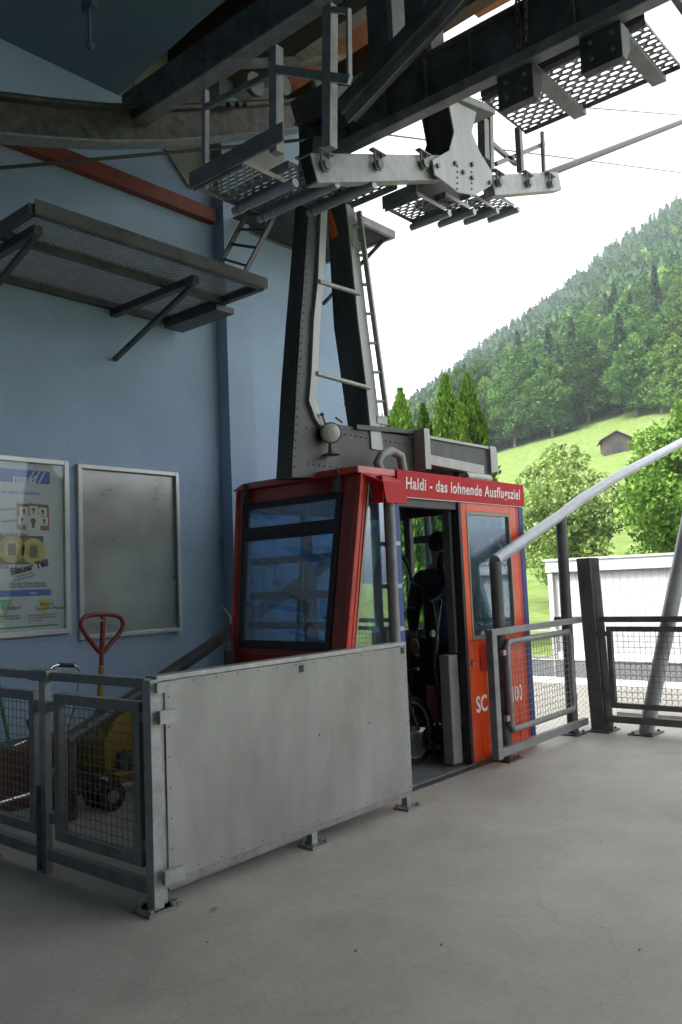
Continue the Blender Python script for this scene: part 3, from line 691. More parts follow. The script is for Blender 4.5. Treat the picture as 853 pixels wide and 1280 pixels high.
# chains
def chain(px, y0, y1, x, lab):
    m = MB(); a = P(px, y0, 'X', x); n = 9; 
    c = P(px, y1, 'X', x); L_ = (a-c).length/n
    for i in range(n+1):
        p = a.lerp(c, i/n); r = L_*.62; ax = Vector((1, 0, 0)) if i % 2 else Vector((0, 1, 0))
        m.tube([p+ax*r*.5*math.cos(k*math.pi/5)+Vector((0, 0, r*math.sin(k*math.pi/5))) for k in range(10)], .008, 5, closed=True)
    return tag(m.build('chain', 'rust'), lab, 'chain')
chain(647, -12, 55, 4.15, 'rusty chain hanging at the left over the long girder')
chain(657, -14, 48, 4.15, 'rusty chain hanging at the right over the long girder')
# rope saddle (curved rail) and rollers
SD = thing('rope_saddle', 'greasy curved rope saddle rail running below the blue ceiling', 'cable saddle', (3.5, 4.9, 4.8))
top = []; 
for q_ in ((-60, 148), (0, 149), (60, 155), (130, 160), (200, 160), (270, 156), (340, 150), (410, 142), (470, 130)): top.append(P(*q_, 'Y', 5.0))
m = MB()
for i in range(len(top)-1): m.bar(top[i], top[i+1], .02, .24)
m.build('web', 'rust', SD)
m = MB()
for i in range(len(top)-1): m.bar(top[i]-Vector((0, 0, .128)), top[i+1]-Vector((0, 0, .128)), .16, .015); 
m.build('lower_flange', 'beaml', SD)
m = MB()
for i in range(len(top)-1): m.bar(top[i]+Vector((0, 0, .128)), top[i+1]+Vector((0, 0, .128)), .16, .015)
m.build('upper_flange', 'rust', SD)
MB().tube([p+Vector((0, 0, .17)) for p in top], .022, 8).build('rope', 'rope', SD)
for px in (318, 352, 400, 440):
    p = P(px, 106, 'Y', 4.95); MB().cyl(p, (0, 1, 0), .10, .05, 20).build('roller', 'galvd', SD)
MB().bar(P(300, 80, 'Y', 5.0), P(480, 72, 'Y', 5.0), .10, .05).build('roller_bar', 'beaml', SD)
for px in (287, 298, 308): MB().cyl(P(px, 131, 'Y', 4.86), (0, 1, 0), .022, .05, 6).build('bolt', 'dark', SD)
# ropes
def rope(label, pts, r, mt='rope', name='steel_rope'):
    return tag(MB().tube(pts, r, 8).build(name, mt), label, 'cable')
a = P(-10, 211, 'Y', 5.3); c = P(330, 180, 'Y', 4.3)
rope('thin dark rope crossing the blue wall towards the left catwalk', [a, c, P(402, 172, 'Y', 4.2)], .013)
a = P(688, 216, 'Y', 3.5); c = P(856, 151, 'Y', 3.5); d_ = (c-a).normalized()
rope('thick track rope rising to the right past the catwalk end', [a-d_*1.5, a, c, c+d_*60], .035)
rope('upper thin violet haul rope against the sky', [P(480, 168, 'Y', 4.2), P(853, 216, 'Y', 4.2)+Vector((0, 0, 0)), P(1100, 247, 'Y', 4.2)], .008, 'haul', 'haul_rope')
rope('second thin violet haul rope higher on the right', [P(600, 124, 'Y', 3.0), P(853, 144, 'Y', 3.0), P(1100, 165, 'Y', 3.0)], .006, 'haul', 'haul_rope')

# wall platform
t = thing('wall_platform', 'dark expanded metal platform on brackets fixed to the blue wall', 'platform', (3.6, 5.9, 3.9))
px0, px1, py0, zp = 2.64, 4.63, 4.72, 3.87
m = MB()
for (a_, c_) in (((px0, py0, zp), (px1, py0, zp)), ((px0, WY-.03, zp), (px1, WY-.03, zp)), ((px1, py0, zp), (px1, WY, zp)), ((px0, 5.2, zp), (px1, 5.2, zp)), ((px0, py0, zp), (px0, WY, zp))): m.bar(a_, c_, .05, .07)
m.build('frame', 'dark', t)
def wiremesh(name, parent, o, ux, uy, w, h, sx, sy, r, mt, dia=False, n=4):
    m = MB(); o = Vector(o); ux = Vector(ux).normalized(); uy = Vector(uy).normalized()
    if not dia:
        for i in range(int(w/sx)+1): m.tube([o+ux*i*sx, o+ux*i*sx+uy*h], r, n, caps=False)
        nn = ux.cross(uy)*r*1.6
        for j in range(int(h/sy)+1): m.tube([o+uy*j*sy+nn, o+uy*j*sy+ux*w+nn], r, n, caps=False)
    else:
        i = -h*sx/sy
        k0 = int(-h/sy)
        for k in range(k0, int(w/sx)+1):
            for s in (1, -1):
                # line x = k*sx + s*(y)*sx/sy, clipped
                seg = []
                x_at0 = k*sx if s > 0 else k*sx-k0*sx
                ylo, yhi = 0., h
                sl_ = s*sx/sy
                for xb in (0., w):
                    yb = (xb-x_at0)/sl_
                    if (xb == 0) == (s > 0): ylo = max(ylo, yb)
                    else: yhi = min(yhi, yb)
                if yhi-ylo > .01:
                    m.bar(o+ux*(x_at0+sl_*ylo)+uy*ylo, o+ux*(x_at0+sl_*yhi)+uy*yhi, r*2, r*2, ux.cross(uy))
    return m.build(name, mt, parent)
wiremesh('mesh_deck', t, (px0+.03, py0+.03, zp+.02), (1, 0, 0), (0, 1, 0), px1-px0-.06, WY-py0-.08, .062, .036, .0028, 'galvd', True)
MB().box((px0, py0-.03, zp-.03), (px1+.03, py0-.026, zp+.06)).build('toe_board', 'dark', t)
for xx, ya in ((2.75, 4.95), (4.05, 4.95)):
    MB().bar((xx, ya-.1, zp-.06), (xx, WY, zp-.06), .06, .06).build('bracket_arm', 'dark', t)
    MB().bar((xx+.0, ya-.05, zp-.1), (xx+.0, WY-.01, zp-.46), .035, .035).build('brace', 'dark', t)
MB().box((4.55, 5.2, 3.775), (4.75, 5.9, 3.825)).build('end_bracket', 'dark', t)
# short ladder from wall platform up
def ladder(name, label, a0, a1, b0, b1, n, w, mt, rung=None):
    t = thing(name, label, 'ladder', tuple(a0))
    MB().bar(a0, a1, w, w*.6, (0, 1, 0)).build('stile', mt, t); MB().bar(b0, b1, w, w*.6, (0, 1, 0)).build('stile', mt, t)
    for i in range(n):
        f = (i+.6)/n; MB().bar(Vector(a0).lerp(Vector(a1), f), Vector(b0).lerp(Vector(b1), f), .022, .022).build('rung', rung or mt, t)
    return t
ladder('wall_ladder', 'short dark ladder leaning up from the wall platform', P(273, 335, 'Y', 5.6), P(312, 262, 'Y', 5.6), P(303, 347, 'Y', 5.3), P(350, 258, 'Y', 5.3), 4, .04, 'dark', 'dark')
t = thing('wall_platform', 'smaller dark platform on the end wall behind the hanger arm', 'platform', (7, 5.6, 5.0))
zq = 5.0
A_, B_ = P(492, 297, 'Z', zq), P(345, 258, 'Z', zq)
m = MB(); y_f = 4.97; x_e = 6.82
m.box((5.3, y_f, zq-.02), (x_e, y_f+.04, zq+.06)); m.box((x_e-.04, y_f+.041, zq-.02), (x_e, WY-.03, zq+.06)); m.box((5.3, 5.9, zq-.02), (x_e-.041, 5.92, zq+.06)); m.build('frame', 'galvd', t)
wiremesh('mesh_deck', t, (5.32, y_f+.05, zq), (1, 0, 0), (0, 1, 0), x_e-5.38, .9, .055, .03, .007, 'dark', True)
MB().bar((x_e-.1, y_f+.08, zq-.04), (x_e-.1, WY-.03, zq-.5), .03, .03).build('brace', 'dark', t)

# ------------------------------------------------------------------ cable car
CAR = thing('cable_car', 'red cable car cabin with blue tinted windows and riveted grey hanger arm', 'cable car', (5.5, 4.25, 0))
Y0, Y1 = 3.62, 4.90; XR = 6.66
def exy(y, z): return 4.446-(2.2-z)*(.2-.115*(y-3.62)/1.28) if z > .95 else exy(y, .951)+(.95-z)*.28
def ex(z): return 4.446-(2.2-z)*.2 if z > .95 else 4.196+(.95-z)*.28     # near end wall
def ep(y, z, off=0.): return Vector((exy(y, z)-off, y, z))
def epanel(m, y0, y1, z0, z1, off, th):
    n = 1
    return m.hexa([ep(y0, z0, off), ep(y0, z0, off-th), ep(y1, z0, off-th), ep(y1, z0, off), ep(y0, z1, off), ep(y0, z1, off-th), ep(y1, z1, off-th), ep(y1, z1, off)])
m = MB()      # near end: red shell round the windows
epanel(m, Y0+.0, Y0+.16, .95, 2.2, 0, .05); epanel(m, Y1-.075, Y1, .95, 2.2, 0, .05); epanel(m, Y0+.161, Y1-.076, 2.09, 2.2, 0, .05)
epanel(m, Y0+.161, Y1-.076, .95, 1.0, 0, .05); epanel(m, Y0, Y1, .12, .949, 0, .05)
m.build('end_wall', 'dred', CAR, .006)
m = MB(); epanel(m, Y0-.004, Y0+.045, .95, 2.2, .012, .05); m.build('corner_post', 'red', CAR, .01)
m = MB(); epanel(m, Y1-.03, Y1+.004, .95, 2.2, .012, .05); m.build('corner_post', 'red', CAR, .01)
wf = MB(); ya, yb = Y0+.17, Y1-.085
for (c0, c1) in ((1.0, 1.055), (1.80, 1.90), (2.045, 2.09)): epanel(wf, ya, yb, c0, c1, .010, .05)
for (c0, c1) in ((ya, ya+.05), (yb-.04, yb)): epanel(wf, c0, c1, 1.056, 1.799, .010, .05); epanel(wf, c0, c1, 1.901, 2.044, .010, .05)
win = wf.build('window_frame', 'black', CAR, .003)
m = MB(); epanel(m, ya+.051, yb-.041, 1.056, 1.799, -.008, .006); m.build('pane', 'glassb', win, label='large blue tinted pane')
m = MB(); epanel(m, ya+.051, yb-.041, 1.901, 2.044, -.008, .006); m.build('pane', 'glassb', win, label='narrow blue tinted upper pane')
# inner hand rails behind the end window
for zz in (1.16, 1.38, 1.64): MB().bar(ep(Y0+.1, zz, -.10), ep(Y1-.1, zz, -.10), .04, .055).build('inner_rail', 'cabdark', CAR)
MB().bar(ep(Y0+.62, 1.0, -.11), ep(Y0+.62, 2.05, -.11), .03, .03).build('inner_rail', 'cabdark', CAR)
# boarding side: near bay with window, door posts
def sq(m, x0a, x1a, z0, z1, y, th, x0b=None, x1b=None):
    x0b = x0a if x0b is None else x0b; x1b = x1a if x1b is None else x1b    # a at bottom, b at top
    return m.hexa([(x0a, y, z0), (x1a, y, z0), (x1a, y+th, z0), (x0a, y+th, z0), (x0b, y, z1), (x1b, y, z1), (x1b, y+th, z1), (x0b, y+th, z1)])
e1, e2 = ex(.95), ex(2.2)
m = MB(); sq(m, e1, e1+.075, .95, 2.2, Y0, .04, e2, e2+.06); sq(m, e2+.06, 4.70, 2.13, 2.2, Y0, .04); sq(m, 4.70, 4.775, .1, 2.2, Y0, .04); sq(m, ex(.1)+.0, 4.699, .1, .949, Y0, .04, e1)
m.build('side_wall', 'red', CAR, .004)
m = MB(); sq(m, e1+.076, e1+.092, .951, 2.129, Y0-.003, .03, e2+.0605, e2+.075); m.build('gasket', 'gasket', CAR)
m = MB(); sq(m, e1+.093, 4.699, .951, 2.129, Y0+.015, .006, e2+.076); m.build('side_pane', 'glasss', CAR)
m = MB(); sq(m, e2+.08, 4.695, 2.04, 2.128, Y0+.001, .03); m.build('pane_header', 'black', CAR)
MB().box((4.776, Y0-.012, .02), (4.835, Y0+.045, 2.0)).build('door_jamb', 'bluetrim', CAR, .003)
MB().tube([(4.66, Y0-.055, .3), (4.67, Y0-.055, 2.0)], .034, 14).build('door_guide_tube', 'galvd', CAR)
for zz in (1.1, 1.4, 1.7): MB().box((4.69, Y0-.05, zz), (4.775, Y0-.01, zz+.03)).build('guide_clip', 'galv', CAR)
# red hood at the guide tube head
m = MB(); m.prism([(4.44, Y0-.008, 2.185), (4.78, Y0-.008, 2.185), (4.78, Y0-.10, 2.13), (4.53, Y0-.10, 2.13)], (0, 0, .012)); 
m.hexa([(4.55, Y0-.12, 1.99), (4.79, Y0-.12, 1.99), (4.79, Y0-.108, 1.99), (4.55, Y0-.108, 1.99), (4.53, Y0-.11, 2.14), (4.79, Y0-.11, 2.14), (4.79, Y0-.098, 2.14), (4.53, Y0-.098, 2.14)])
m.box((4.535, Y0-.10, 1.99), (4.547, Y0-.01, 2.18)); m.build('guide_hood', 'sign', CAR, .003)
# sign
MB().box((4.805, Y0-.03, 2.055), (XR+.0, Y0-.008, 2.25)).build('sign_board', 'sign', CAR, .002)
sb = [o for o in CAR.children if o.name.startswith('sign_board')][0]
MB().box((4.80, Y0-.028, 2.05), (XR, Y0-.01, 2.0545)).build('edge_trim', 'white', sb)
tx = text_mesh('lettering', 'Haldi - das lohnende Ausflugsziel', 'white', sb, (4.90, Y0-.0315, 2.115), (1, 0, 0), (0, 0, 1), .125, xs=.86, shear=.12, bold=.0022, space=1.10)
xx = [v.co.x for v in tx.data.vertices]; w_ = max(xx)-min(xx); sc_ = (6.585-4.90)/w_; x_0 = min(xx)
for v in tx.data.vertices: v.co.x = (4.90-5.5)+(v.co.x-x_0)*sc_
# door header and opening
MB().box((4.835, Y0+.0, 1.99), (5.64, Y0+.06, 2.054)).build('door_header', 'cabdark', CAR, .003)
MB().box((4.80, Y0+.0, 2.055), (XR, Y0+.04, 2.2)).build('header_panel', 'cabdark', CAR)
# sliding door: orange leaf
DR = MB(); 
DR.box((5.64, Y0-.012, .02), (6.52, Y0+.03, .955)); DR.box((5.64, Y0-.012, .956), (5.72, Y0+.03, 2.05)); DR.box((6.41, Y0-.012, .956), (6.52, Y0+.03, 2.05)); DR.box((5.721, Y0-.012, 1.985), (6.409, Y0+.03, 2.05))
dr = DR.build('sliding_door', 'orange', CAR, .004)
m = MB()
for bx_ in ((5.721, .957, 5.74, 1.984), (6.39, .957, 6.409, 1.984), (5.741, .957, 6.389, .985), (5.741, 1.957, 6.389, 1.984)): m.box((bx_[0], Y0-.016, bx_[1]), (bx_[2], Y0+.02, bx_[3]))
m.build('gasket', 'gasket', dr)
MB().box((5.742, Y0+.004, .986), (6.388, Y0+.010, 1.956)).build('pane', 'glassb', dr)
m = MB(); m.box((5.80, Y0-.014, .70), (5.94, Y0-.0125, .92)); m.box((5.81, Y0-.02, .72), (5.83, Y0-.014, .90)); m.box((5.91, Y0-.02, .72), (5.93, Y0-.014, .90)); m.build('grip_recess', 'red', dr)
for k in range(5):
    x_ = 5.78+k*.15; MB().box((x_, Y0-.0165, .06), (x_+.03, Y0-.0125, .36)).build('rib', 'orange', dr, .001)
MB().cyl((5.70, Y0-.018, .78), (0, 1, 0), .022, .014, 12).build('lock', 'galvd', dr)
text_mesh('number', 'SC', 'white', dr, (5.71, Y0-.0142, .395), (1, 0, 0), (0, 0, 1), .175, xs=.85, bold=.004)
text_mesh('number', '100', 'white', dr, (6.255, Y0-.0142, .405), (1, 0, 0), (0, 0, 1), .18, xs=.72, bold=.003)
MB().box((5.60, Y0-.02, .02), (5.639, Y0+.05, 2.05)).build('door_edge_seal', 'black', CAR, .003)
m = MB(); m.box((6.521, Y0-.006, .03), (6.58, Y0+.04, 2.05)); m.build('side_post', 'red', CAR, .004)
MB().box((6.581, Y0-.01, .02), (6.66, Y0+.05, 2.05)).build('corner_trim', 'bluetrim', CAR, .006)
# far side wall with windows, far end wall
m = MB(); m.box((ex(.9)+.05, Y1-.04, .05), (XR, Y1, .98)); m.box((4.47, Y1-.04, 2.03), (XR, Y1, 2.2))
for x_ in (4.45, 5.15, 5.85): m.box((x_, Y1-.04, .981), (x_+.10, Y1, 2.029))
m.box((6.62, Y1-.04, .981), (XR, Y1, 2.029)); m.build('far_side_wall', 'cabdark', CAR)
MB().box((4.47, Y1-.022, .981), (6.62, Y1-.017, 2.029)).build('far_side_pane', 'glassc', CAR)
m = MB(); m.box((XR-.05, Y0+.05, .05), (XR, Y1-.041, .98)); m.box((XR-.05, Y0+.05, 2.05), (XR, Y1-.041, 2.2)); m.box((XR-.05, Y0+.05, .981), (XR, Y0+.13, 2.049)); m.box((XR-.05, Y1-.08, .981), (XR, Y1-.041, 2.049)); m.box((XR-.05, Y0+.131, 1.80), (XR, Y1-.121, 1.87))
m.build('far_end_wall', 'cabdark', CAR)
MB().box((XR-.028, Y0+.131, .981), (XR-.022, Y1-.121, 2.049)).build('far_end_pane', 'glassc', CAR)
MB().box((ex(.1)+.05, Y0+.005, -.10), (XR, Y1-.005, .012)).build('cabin_floor', 'plate', CAR)
MB().box((5.47, Y0+.055, .03), (5.598, Y0+.15, .86)).build('control_cabinet', 'cabgrey', CAR, .01)
MB().box((5.575, Y0+.055, .87), (5.635, Y0+.125, 1.985)).build('inner_pillar', 'cabdark', CAR, .004)
# roof
m = MB(); m.hexa([(4.40, Y0-.0, 2.201), (XR, Y0-.0, 2.201), (XR, Y1+.01, 2.201), (4.40, Y1+.01, 2.201), (4.46, Y0+.05, 2.262), (XR-.03, Y0+.05, 2.262), (XR-.03, Y1-.05, 2.262), (4.46, Y1-.05, 2.262)])
m.build('roof', 'red', CAR, .008)
for y_ in (3.82, 4.76): MB().bar((4.40, y_, 2.08), (4.435, y_, 2.235), .03, .06, (1, 0, 0)).build('roof_strap', 'dark', CAR)
# roof carriage frame
m = MB(); m.box((4.40, 4.051, 2.27), (5.73, 4.07, 2.64)); m.box((4.55, 4.43, 2.27), (5.73, 4.45, 2.64)); m.box((4.55, 4.0705, 2.60), (5.73, 4.4295, 2.62)); m.build('roof_frame', 'hang', CAR, .003)
MB().box((5.66, 3.93, 2.36), (5.74, 4.045, 2.70)).build('frame_end_plate', 'hangl', CAR, .003)
m = MB(); m.hexa([(4.9, 4.02, 2.62), (5.7, 4.02, 2.665), (5.7, 4.46, 2.665), (4.9, 4.46, 2.62), (4.9, 4.02, 2.655), (5.7, 4.02, 2.70), (5.7, 4.46, 2.70), (4.9, 4.46, 2.655)]); m.build('frame_cap', 'hang', CAR)
m = MB(); m.box((5.75, 4.05, 2.40), (6.86, 4.065, 2.65)); m.box((5.75, 4.35, 2.40), (6.86, 4.365, 2.65)); m.build('roof_frame', 'hang', CAR, .003)
m = MB(); m.box((5.75, 4.03, 2.651), (6.88, 4.38, 2.675)); m.build('frame_cap', 'hangl', CAR)
m = MB(); m.prism([(6.861, 4.02, 2.68), (6.97, 4.02, 2.68), (7.0, 4.02, 2.45), (6.861, 4.02, 2.42)], (0, .36, 0)); m.build('frame_end_plate', 'hangl', CAR, .003)
MB().bar(P(528, 573, 'Y', 3.98), P(604, 588, 'Y', 3.98), .03, .085).build('stay_bar', 'hangl', CAR, .003)
m = MB()
for x_, y_ in ((4.6, 4.06), (5.5, 4.06), (6.35, 4.06), (6.35, 4.4), (4.6, 4.4)): m.box((x_, y_, 2.24), (x_+.10, y_+.06, 2.42))
m.build('roof_mount', 'dark', CAR)
pts_ = [P(478, 592, 'Y', 3.85), P(472, 578, 'Y', 3.85), P(478, 568, 'Y', 3.85), P(490, 564, 'Y', 3.85), P(501, 570, 'Y', 3.85), P(505, 592, 'Y', 3.85)]
MB().tube(pts_, .035, 12).build('vent_pipe', 'galvd', CAR)
MB().tube([(6.2, 3.9, 2.33), (6.6, 3.9, 2.33)], .04, 10).build('roof_duct', 'galv', CAR)
# hanger arm: two legs and the U shaped foot, one plate box
HA = MB(); HY = 4.05; HD = .40
def h2(px, py): p = P(px, py, 'Y', HY); return (p.x, HY, p.z)
# smooth mesh from quads in the XZ plane
outerL = [(345+38, 596), (371+8, 560), (380, 500), (385, 400), (388, 262)]
left = [((365, 597), (424, 597)), ((366, 570), (424, 572)), ((368, 540), (412, 545)), ((369, 520), (399, 524)), ((370, 500), (390, 502)), ((372, 467), (393, 468)), ((376, 400), (396, 401)), ((380, 352), (401, 354)), ((386, 262), (405, 262))]
lback = [345, 346.5, 348, 349, 350, 352, 357, 361, 368, 372, 374]
def slab(m, rows, y0, y1, back=None):
    vs = []
    for i, (a_, c_) in enumerate(rows):
        A1, C1 = h2(*a_), h2(*c_); yb_ = y1 if back is None else P(back[i], a_[1], 'X', A1[0]).y
        vs += [(A1[0], y0, A1[2]), (C1[0], y0, C1[2]), (C1[0], yb_, C1[2]), (A1[0], yb_, A1[2])]
    fs = []
    for i in range(len(rows)-1):
        o = 4*i
        for k in range(4): fs.append((o+k, o+(k+1) % 4, o+4+(k+1) % 4, o+4+k))
    n = 4*(len(rows)-1); fs += [(3, 2, 1, 0), (n, n+1, n+2, n+3)]
    return m.add(vs, fs)
ext = lambda a_, c_, f: ((a_[0]+(a_[0]-c_[0])*f, a_[1]+(a_[1]-c_[1])*f))
rows = left+[((389.5, 215), (407.5, 217)), ((392, 170), (410, 172))]
slab(HA, rows, HY, HY+HD, lback)
right = [((463, 560), (478, 564)), ((461, 530), (474, 533)), ((456, 480), (468, 482)), ((446, 400), (458, 402)), ((439, 330), (450, 332)), ((432, 264), (442, 266)), ((427, 215), (436, 217)), ((423, 170), (432, 172))]
rback = [438, 435, 428, 417, 413, 410, 408, 406]
slab(HA, right, HY, HY+HD, rback)
ha = HA.build('hanger_arm', 'hang', CAR, .003)
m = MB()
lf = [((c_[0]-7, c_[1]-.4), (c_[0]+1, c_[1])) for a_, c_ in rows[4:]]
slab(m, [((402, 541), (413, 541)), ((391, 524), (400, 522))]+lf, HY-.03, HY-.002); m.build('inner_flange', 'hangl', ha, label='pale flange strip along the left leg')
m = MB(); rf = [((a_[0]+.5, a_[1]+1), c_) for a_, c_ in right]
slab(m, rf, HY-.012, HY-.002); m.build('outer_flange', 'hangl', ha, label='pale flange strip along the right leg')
# rungs between the legs
for p0, p1 in (((399, 352), (449, 367)), ((396, 467), (462, 485))):
    MB().tube([P(*p0, 'Y', HY-.03), P(*p1, 'Y', HY-.03)], .018, 10).build('foot_rung', 'hangl', ha)
# rivets on dark faces
m = MB(); 
for a_, c_ in [(left[i], left[i+1]) for i in range(len(left)-1)]:
    A0 = h2(*a_[0]); A1 = h2(*c_[0]); n = max(2, int((Vector(A1)-Vector(A0)).length/.055))
    for k in range(n):
        p = Vector(A0).lerp(Vector(A1), k/n)
        m.ball((p.x-.002, HY+.03, p.z), .008, 6)
        m.ball((p.x+.02, HY-.002, p.z), .007, 6)
for a_, c_ in [(right[i], right[i+1]) for i in range(len(right)-2)]:
    A0 = h2(*a_[0]); A1 = h2(*c_[0]); n = max(2, int((Vector(A1)-Vector(A0)).length/.055))
    for k in range(n):
        p = Vector(A0).lerp(Vector(A1), k/n)
        m.ball((p.x-.002, HY+.03, p.z), .008, 6)
for k in range(22):
    for z_ in (2.31, 2.57): m.ball((4.36+k*.062, HY-.002, z_), .007, 6)
rv = m.build('rivets', 'hang', ha); rv['kind'] = 'stuff'
for q_ in ((431, 370), (447, 502)):
    p = P(*q_, 'X', P(437, q_[1], 'Y', HY+.2).x-.01); MB().cyl((p.x, HY+.2, p.z), (1, 0, 0), .035, .03, 14).build('hole_shade', 'black', ha)  # solid black disc, painted as the dark inside of an access hole
MB().cyl(P(416, 281, 'Y', 4.2), (0, .2, 1), .035, .22, 12).build('damper', 'orangep', ha)
# side lamp on the frame
p = P(414, 541, 'Y', 3.95); lv = Vector((-.62, -.75, -.1)).normalized()
lm = MB().tube([p+lv*.0, p-lv*.05, p-lv*.11, p-lv*.15], [.078, .076, .05, .015], 20).build('head_lamp', 'dark', CAR)
MB().tube([p+lv*.001, p+lv*.012, p+lv*.02], [.068, .06, .02], 20).build('lens', 'lamp', lm)
MB().tube([p-lv*.05-Vector((0, 0, .07)), p-lv*.05-Vector((0, 0, .14)), p-lv*.05-Vector((0, 0, .16))], [.012, .02, .07], 12).build('lamp_foot', 'dark', lm)
m = MB(); q_ = P(403, 518, 'Y', 4.0); m.tube([q_, q_+Vector((.03, 0, -.07))], .008, 6); m.ball(q_, .016, 8); m.tube([P(420, 522, 'Y', 4.0), P(428, 528, 'Y', 4.0)], .008, 6); m.build('lever', 'dark', CAR)
# ladder on the hanger
lt = P(449, 264, 'Y', 4.0); lb = P(484, 520, 'Y', 4.0); lt2 = P(452, 264, 'Y', 4.25); 
ra = P(437, 264, 'Y', HY); rb = P(470, 520, 'Y', HY)
LD = MB(); LD.bar(lt, lb, .022, .04, (0, 1, 0)); LD.build('ladder_stile', 'hangl', ha)
for i in range(7):
    f = (i+.5)/7; MB().bar(lt.lerp(lb, f), ra.lerp(rb, f), .02, .02).build('ladder_rung', 'hangl', ha)
for q_ in ((446, 305), (477, 525)): pp = P(*q_, 'Y', 4.03); MB().box(pp-Vector((.05, .0, .03)), pp+Vector((.08, .02, .03))).build('ladder_bracket', 'hangl', ha)
# suspension carriage above
m = MB(); m.bar((4.75, 4.25, 5.25), (6.2, 4.25, 5.80), .35, .18); m.build('running_gear', 'dark', CAR)

# ------------------------------------------------------------------ people and bikes in the cabin
def skin_body(name, joints, edges, radii, m, parent=None, sub=2, root=0):
    me = bpy.data.meshes.new(name); org = Vector(parent['_w']) if parent is not None else Vector((0, 0, 0))
    me.from_pydata([tuple(Vector(j)-org) for j in joints], edges, []); o = bpy.data.objects.new(name, me); COL.objects.link(o)
    if parent is not None: o.parent = parent
    md = o.modifiers.new('skin', 'SKIN'); sv = me.skin_vertices[0].data if me.skin_vertices else None
    if sv is None:
        bpy.context.view_layer.objects.active = o; sv = me.skin_vertices[0].data
    for i, r in enumerate(radii): sv[i].radius = (r, r) if np.isscalar(r) else r; sv[i].use_root = (i == root)
    md.use_smooth_shade = True
    s2 = o.modifiers.new('sub', 'SUBSURF'); s2.levels = sub; s2.render_levels = sub
    dg = bpy.context.evaluated_depsgraph_get(); me2 = bpy.data.meshes.new_from_object(o.evaluated_get(dg)); me2.name = name
    bpy.data.objects.remove(o); o = bpy.data.objects.new(name, me2); COL.objects.link(o)
    if parent is not None: o.parent = parent; o['_w'] = list(org)
    me2.materials.clear(); me2.materials.append(K[m])
    return o
bx0, by0 = 6.06, 4.13
fd = Vector((.95, .22, 0)).normalized(); sd = Vector((-fd.y, fd.x, 0))     # facing away to the right; sd = person's left
def B(f, s, z): return Vector((bx0, by0, .012))+fd*f+sd*s+Vector((0, 0, z))
PE = thing('person', 'person standing in the cabin in black cycling jacket, shorts and rucksack', 'person', (bx0, by0, .012))
J = [B(0, 0, .98), B(0, 0, 1.18), B(-.01, 0, 1.38), B(0, 0, 1.50), B(.02, 0, 1.58), B(.05, 0, 1.68), B(.04, 0, 1.78),
     B(0, .18, 1.44), B(-.04, .24, 1.17), B(.02, .27, .92),
     B(0, -.18, 1.44), B(.10, -.25, 1.20), B(.30, -.20, 1.12),
     B(0, .10, .90), B(.03, .12, .52), B(-.02, .13, .10), B(.10, .15, .04), B(.2, .16, .03),
     B(0, -.10, .90), B(.02, -.12, .52), B(0, -.13, .10), B(.12, -.15, .04), B(.22, -.16, .03)]
E_ = [(0, 1), (1, 2), (2, 3), (3, 4), (4, 5), (5, 6), (3, 7), (7, 8), (8, 9), (3, 10), (10, 11), (11, 12), (0, 13), (13, 14), (14, 15), (15, 16), (16, 17), (0, 18), (18, 19), (19, 20), (20, 21), (21, 22)]
Rr = [(.15, .12), (.14, .11), (.17, .12), .08, .055, .09, .085, .07, .048, .030, .07, .048, .030, .085, .058, .038, .04, .03, .085, .058, .038, .04, .03]
skin_body('body', J, E_, Rr, 'skin', PE)
jk = skin_body('jacket', [B(0, 0, .82)]+J[1:4]+[J[7], J[8], B(.01, .265, .98), J[10], J[11], B(.26, -.21, 1.13)], [(0, 1), (1, 2), (2, 3), (3, 4), (4, 5), (5, 6), (3, 7), (7, 8), (8, 9)],
          [(.165, .14), (.175, .145), (.195, .145), .095, .09, .066, .046, .09, .066, .046], 'jacket', PE)
skin_body('shorts', [B(0, 0, 1.02), J[13], B(.02, .11, .66), B(.03, .12, .50), J[18], B(.02, -.11, .66), B(.02, -.12, .50)], [(0, 1), (1, 2), (2, 3), (0, 4), (4, 5), (5, 6)], [(.17, .14), .11, .095, .085, .11, .095, .085], 'short', PE)
m = MB(); m.ball(B(.035, 0, 1.755), .098, 16, (1, .95, 1.05)); hr = m.build('hair', 'hair', PE)
m = MB()
for s in (1, -1): m.ball(B(.07, s*.088, 1.70), .022, 8, (.8, .5, 1.3))
m.ball(B(.155, 0, 1.69), .02, 8); m.build('ears_and_nose', 'skin', PE)
m = MB()
for s in (1, -1): m.ball(B(.128, s*.032, 1.72), .011, 8)
m.build('eyes', 'white', PE)
def hand(w, d0, par, curl=.5):
    "palm and five fingers; w wrist point, d0 pointing direction"
    d0 = d0.normalized(); sdv = fd if abs(d0.dot(fd)) < .7 else Vector((0, 0, 1)); n_ = d0.cross(sdv).normalized(); sdv = n_.cross(d0)
    m = MB(); m.tube([w, w+d0*.03, w+d0*.07, w+d0*.095], [.026, .036, .04, .032], 10)
    for k, (o_, l_) in enumerate(((-.028, .065), (-.009, .078), (.010, .074), (.028, .058))):
        p = w+d0*.085+sdv*o_; q1 = p+d0*l_*.45; q2 = q1+(d0*.8+n_*curl).normalized()*l_*.33; q3 = q2+(d0*.4+n_*1.1).normalized()*l_*.28
        m.tube([p, q1, q2, q3], [.0105, .0095, .0085, .006], 7)
    p = w+d0*.03-sdv*.028; q1 = p+(d0*.7-sdv*.7).normalized()*.035; q2 = q1+(d0*.95-sdv*.1+n_*.2).normalized()*.032
    m.tube([p, q1, q2], [.014, .011, .008], 7)
    return m.build('hand', 'skin', par)
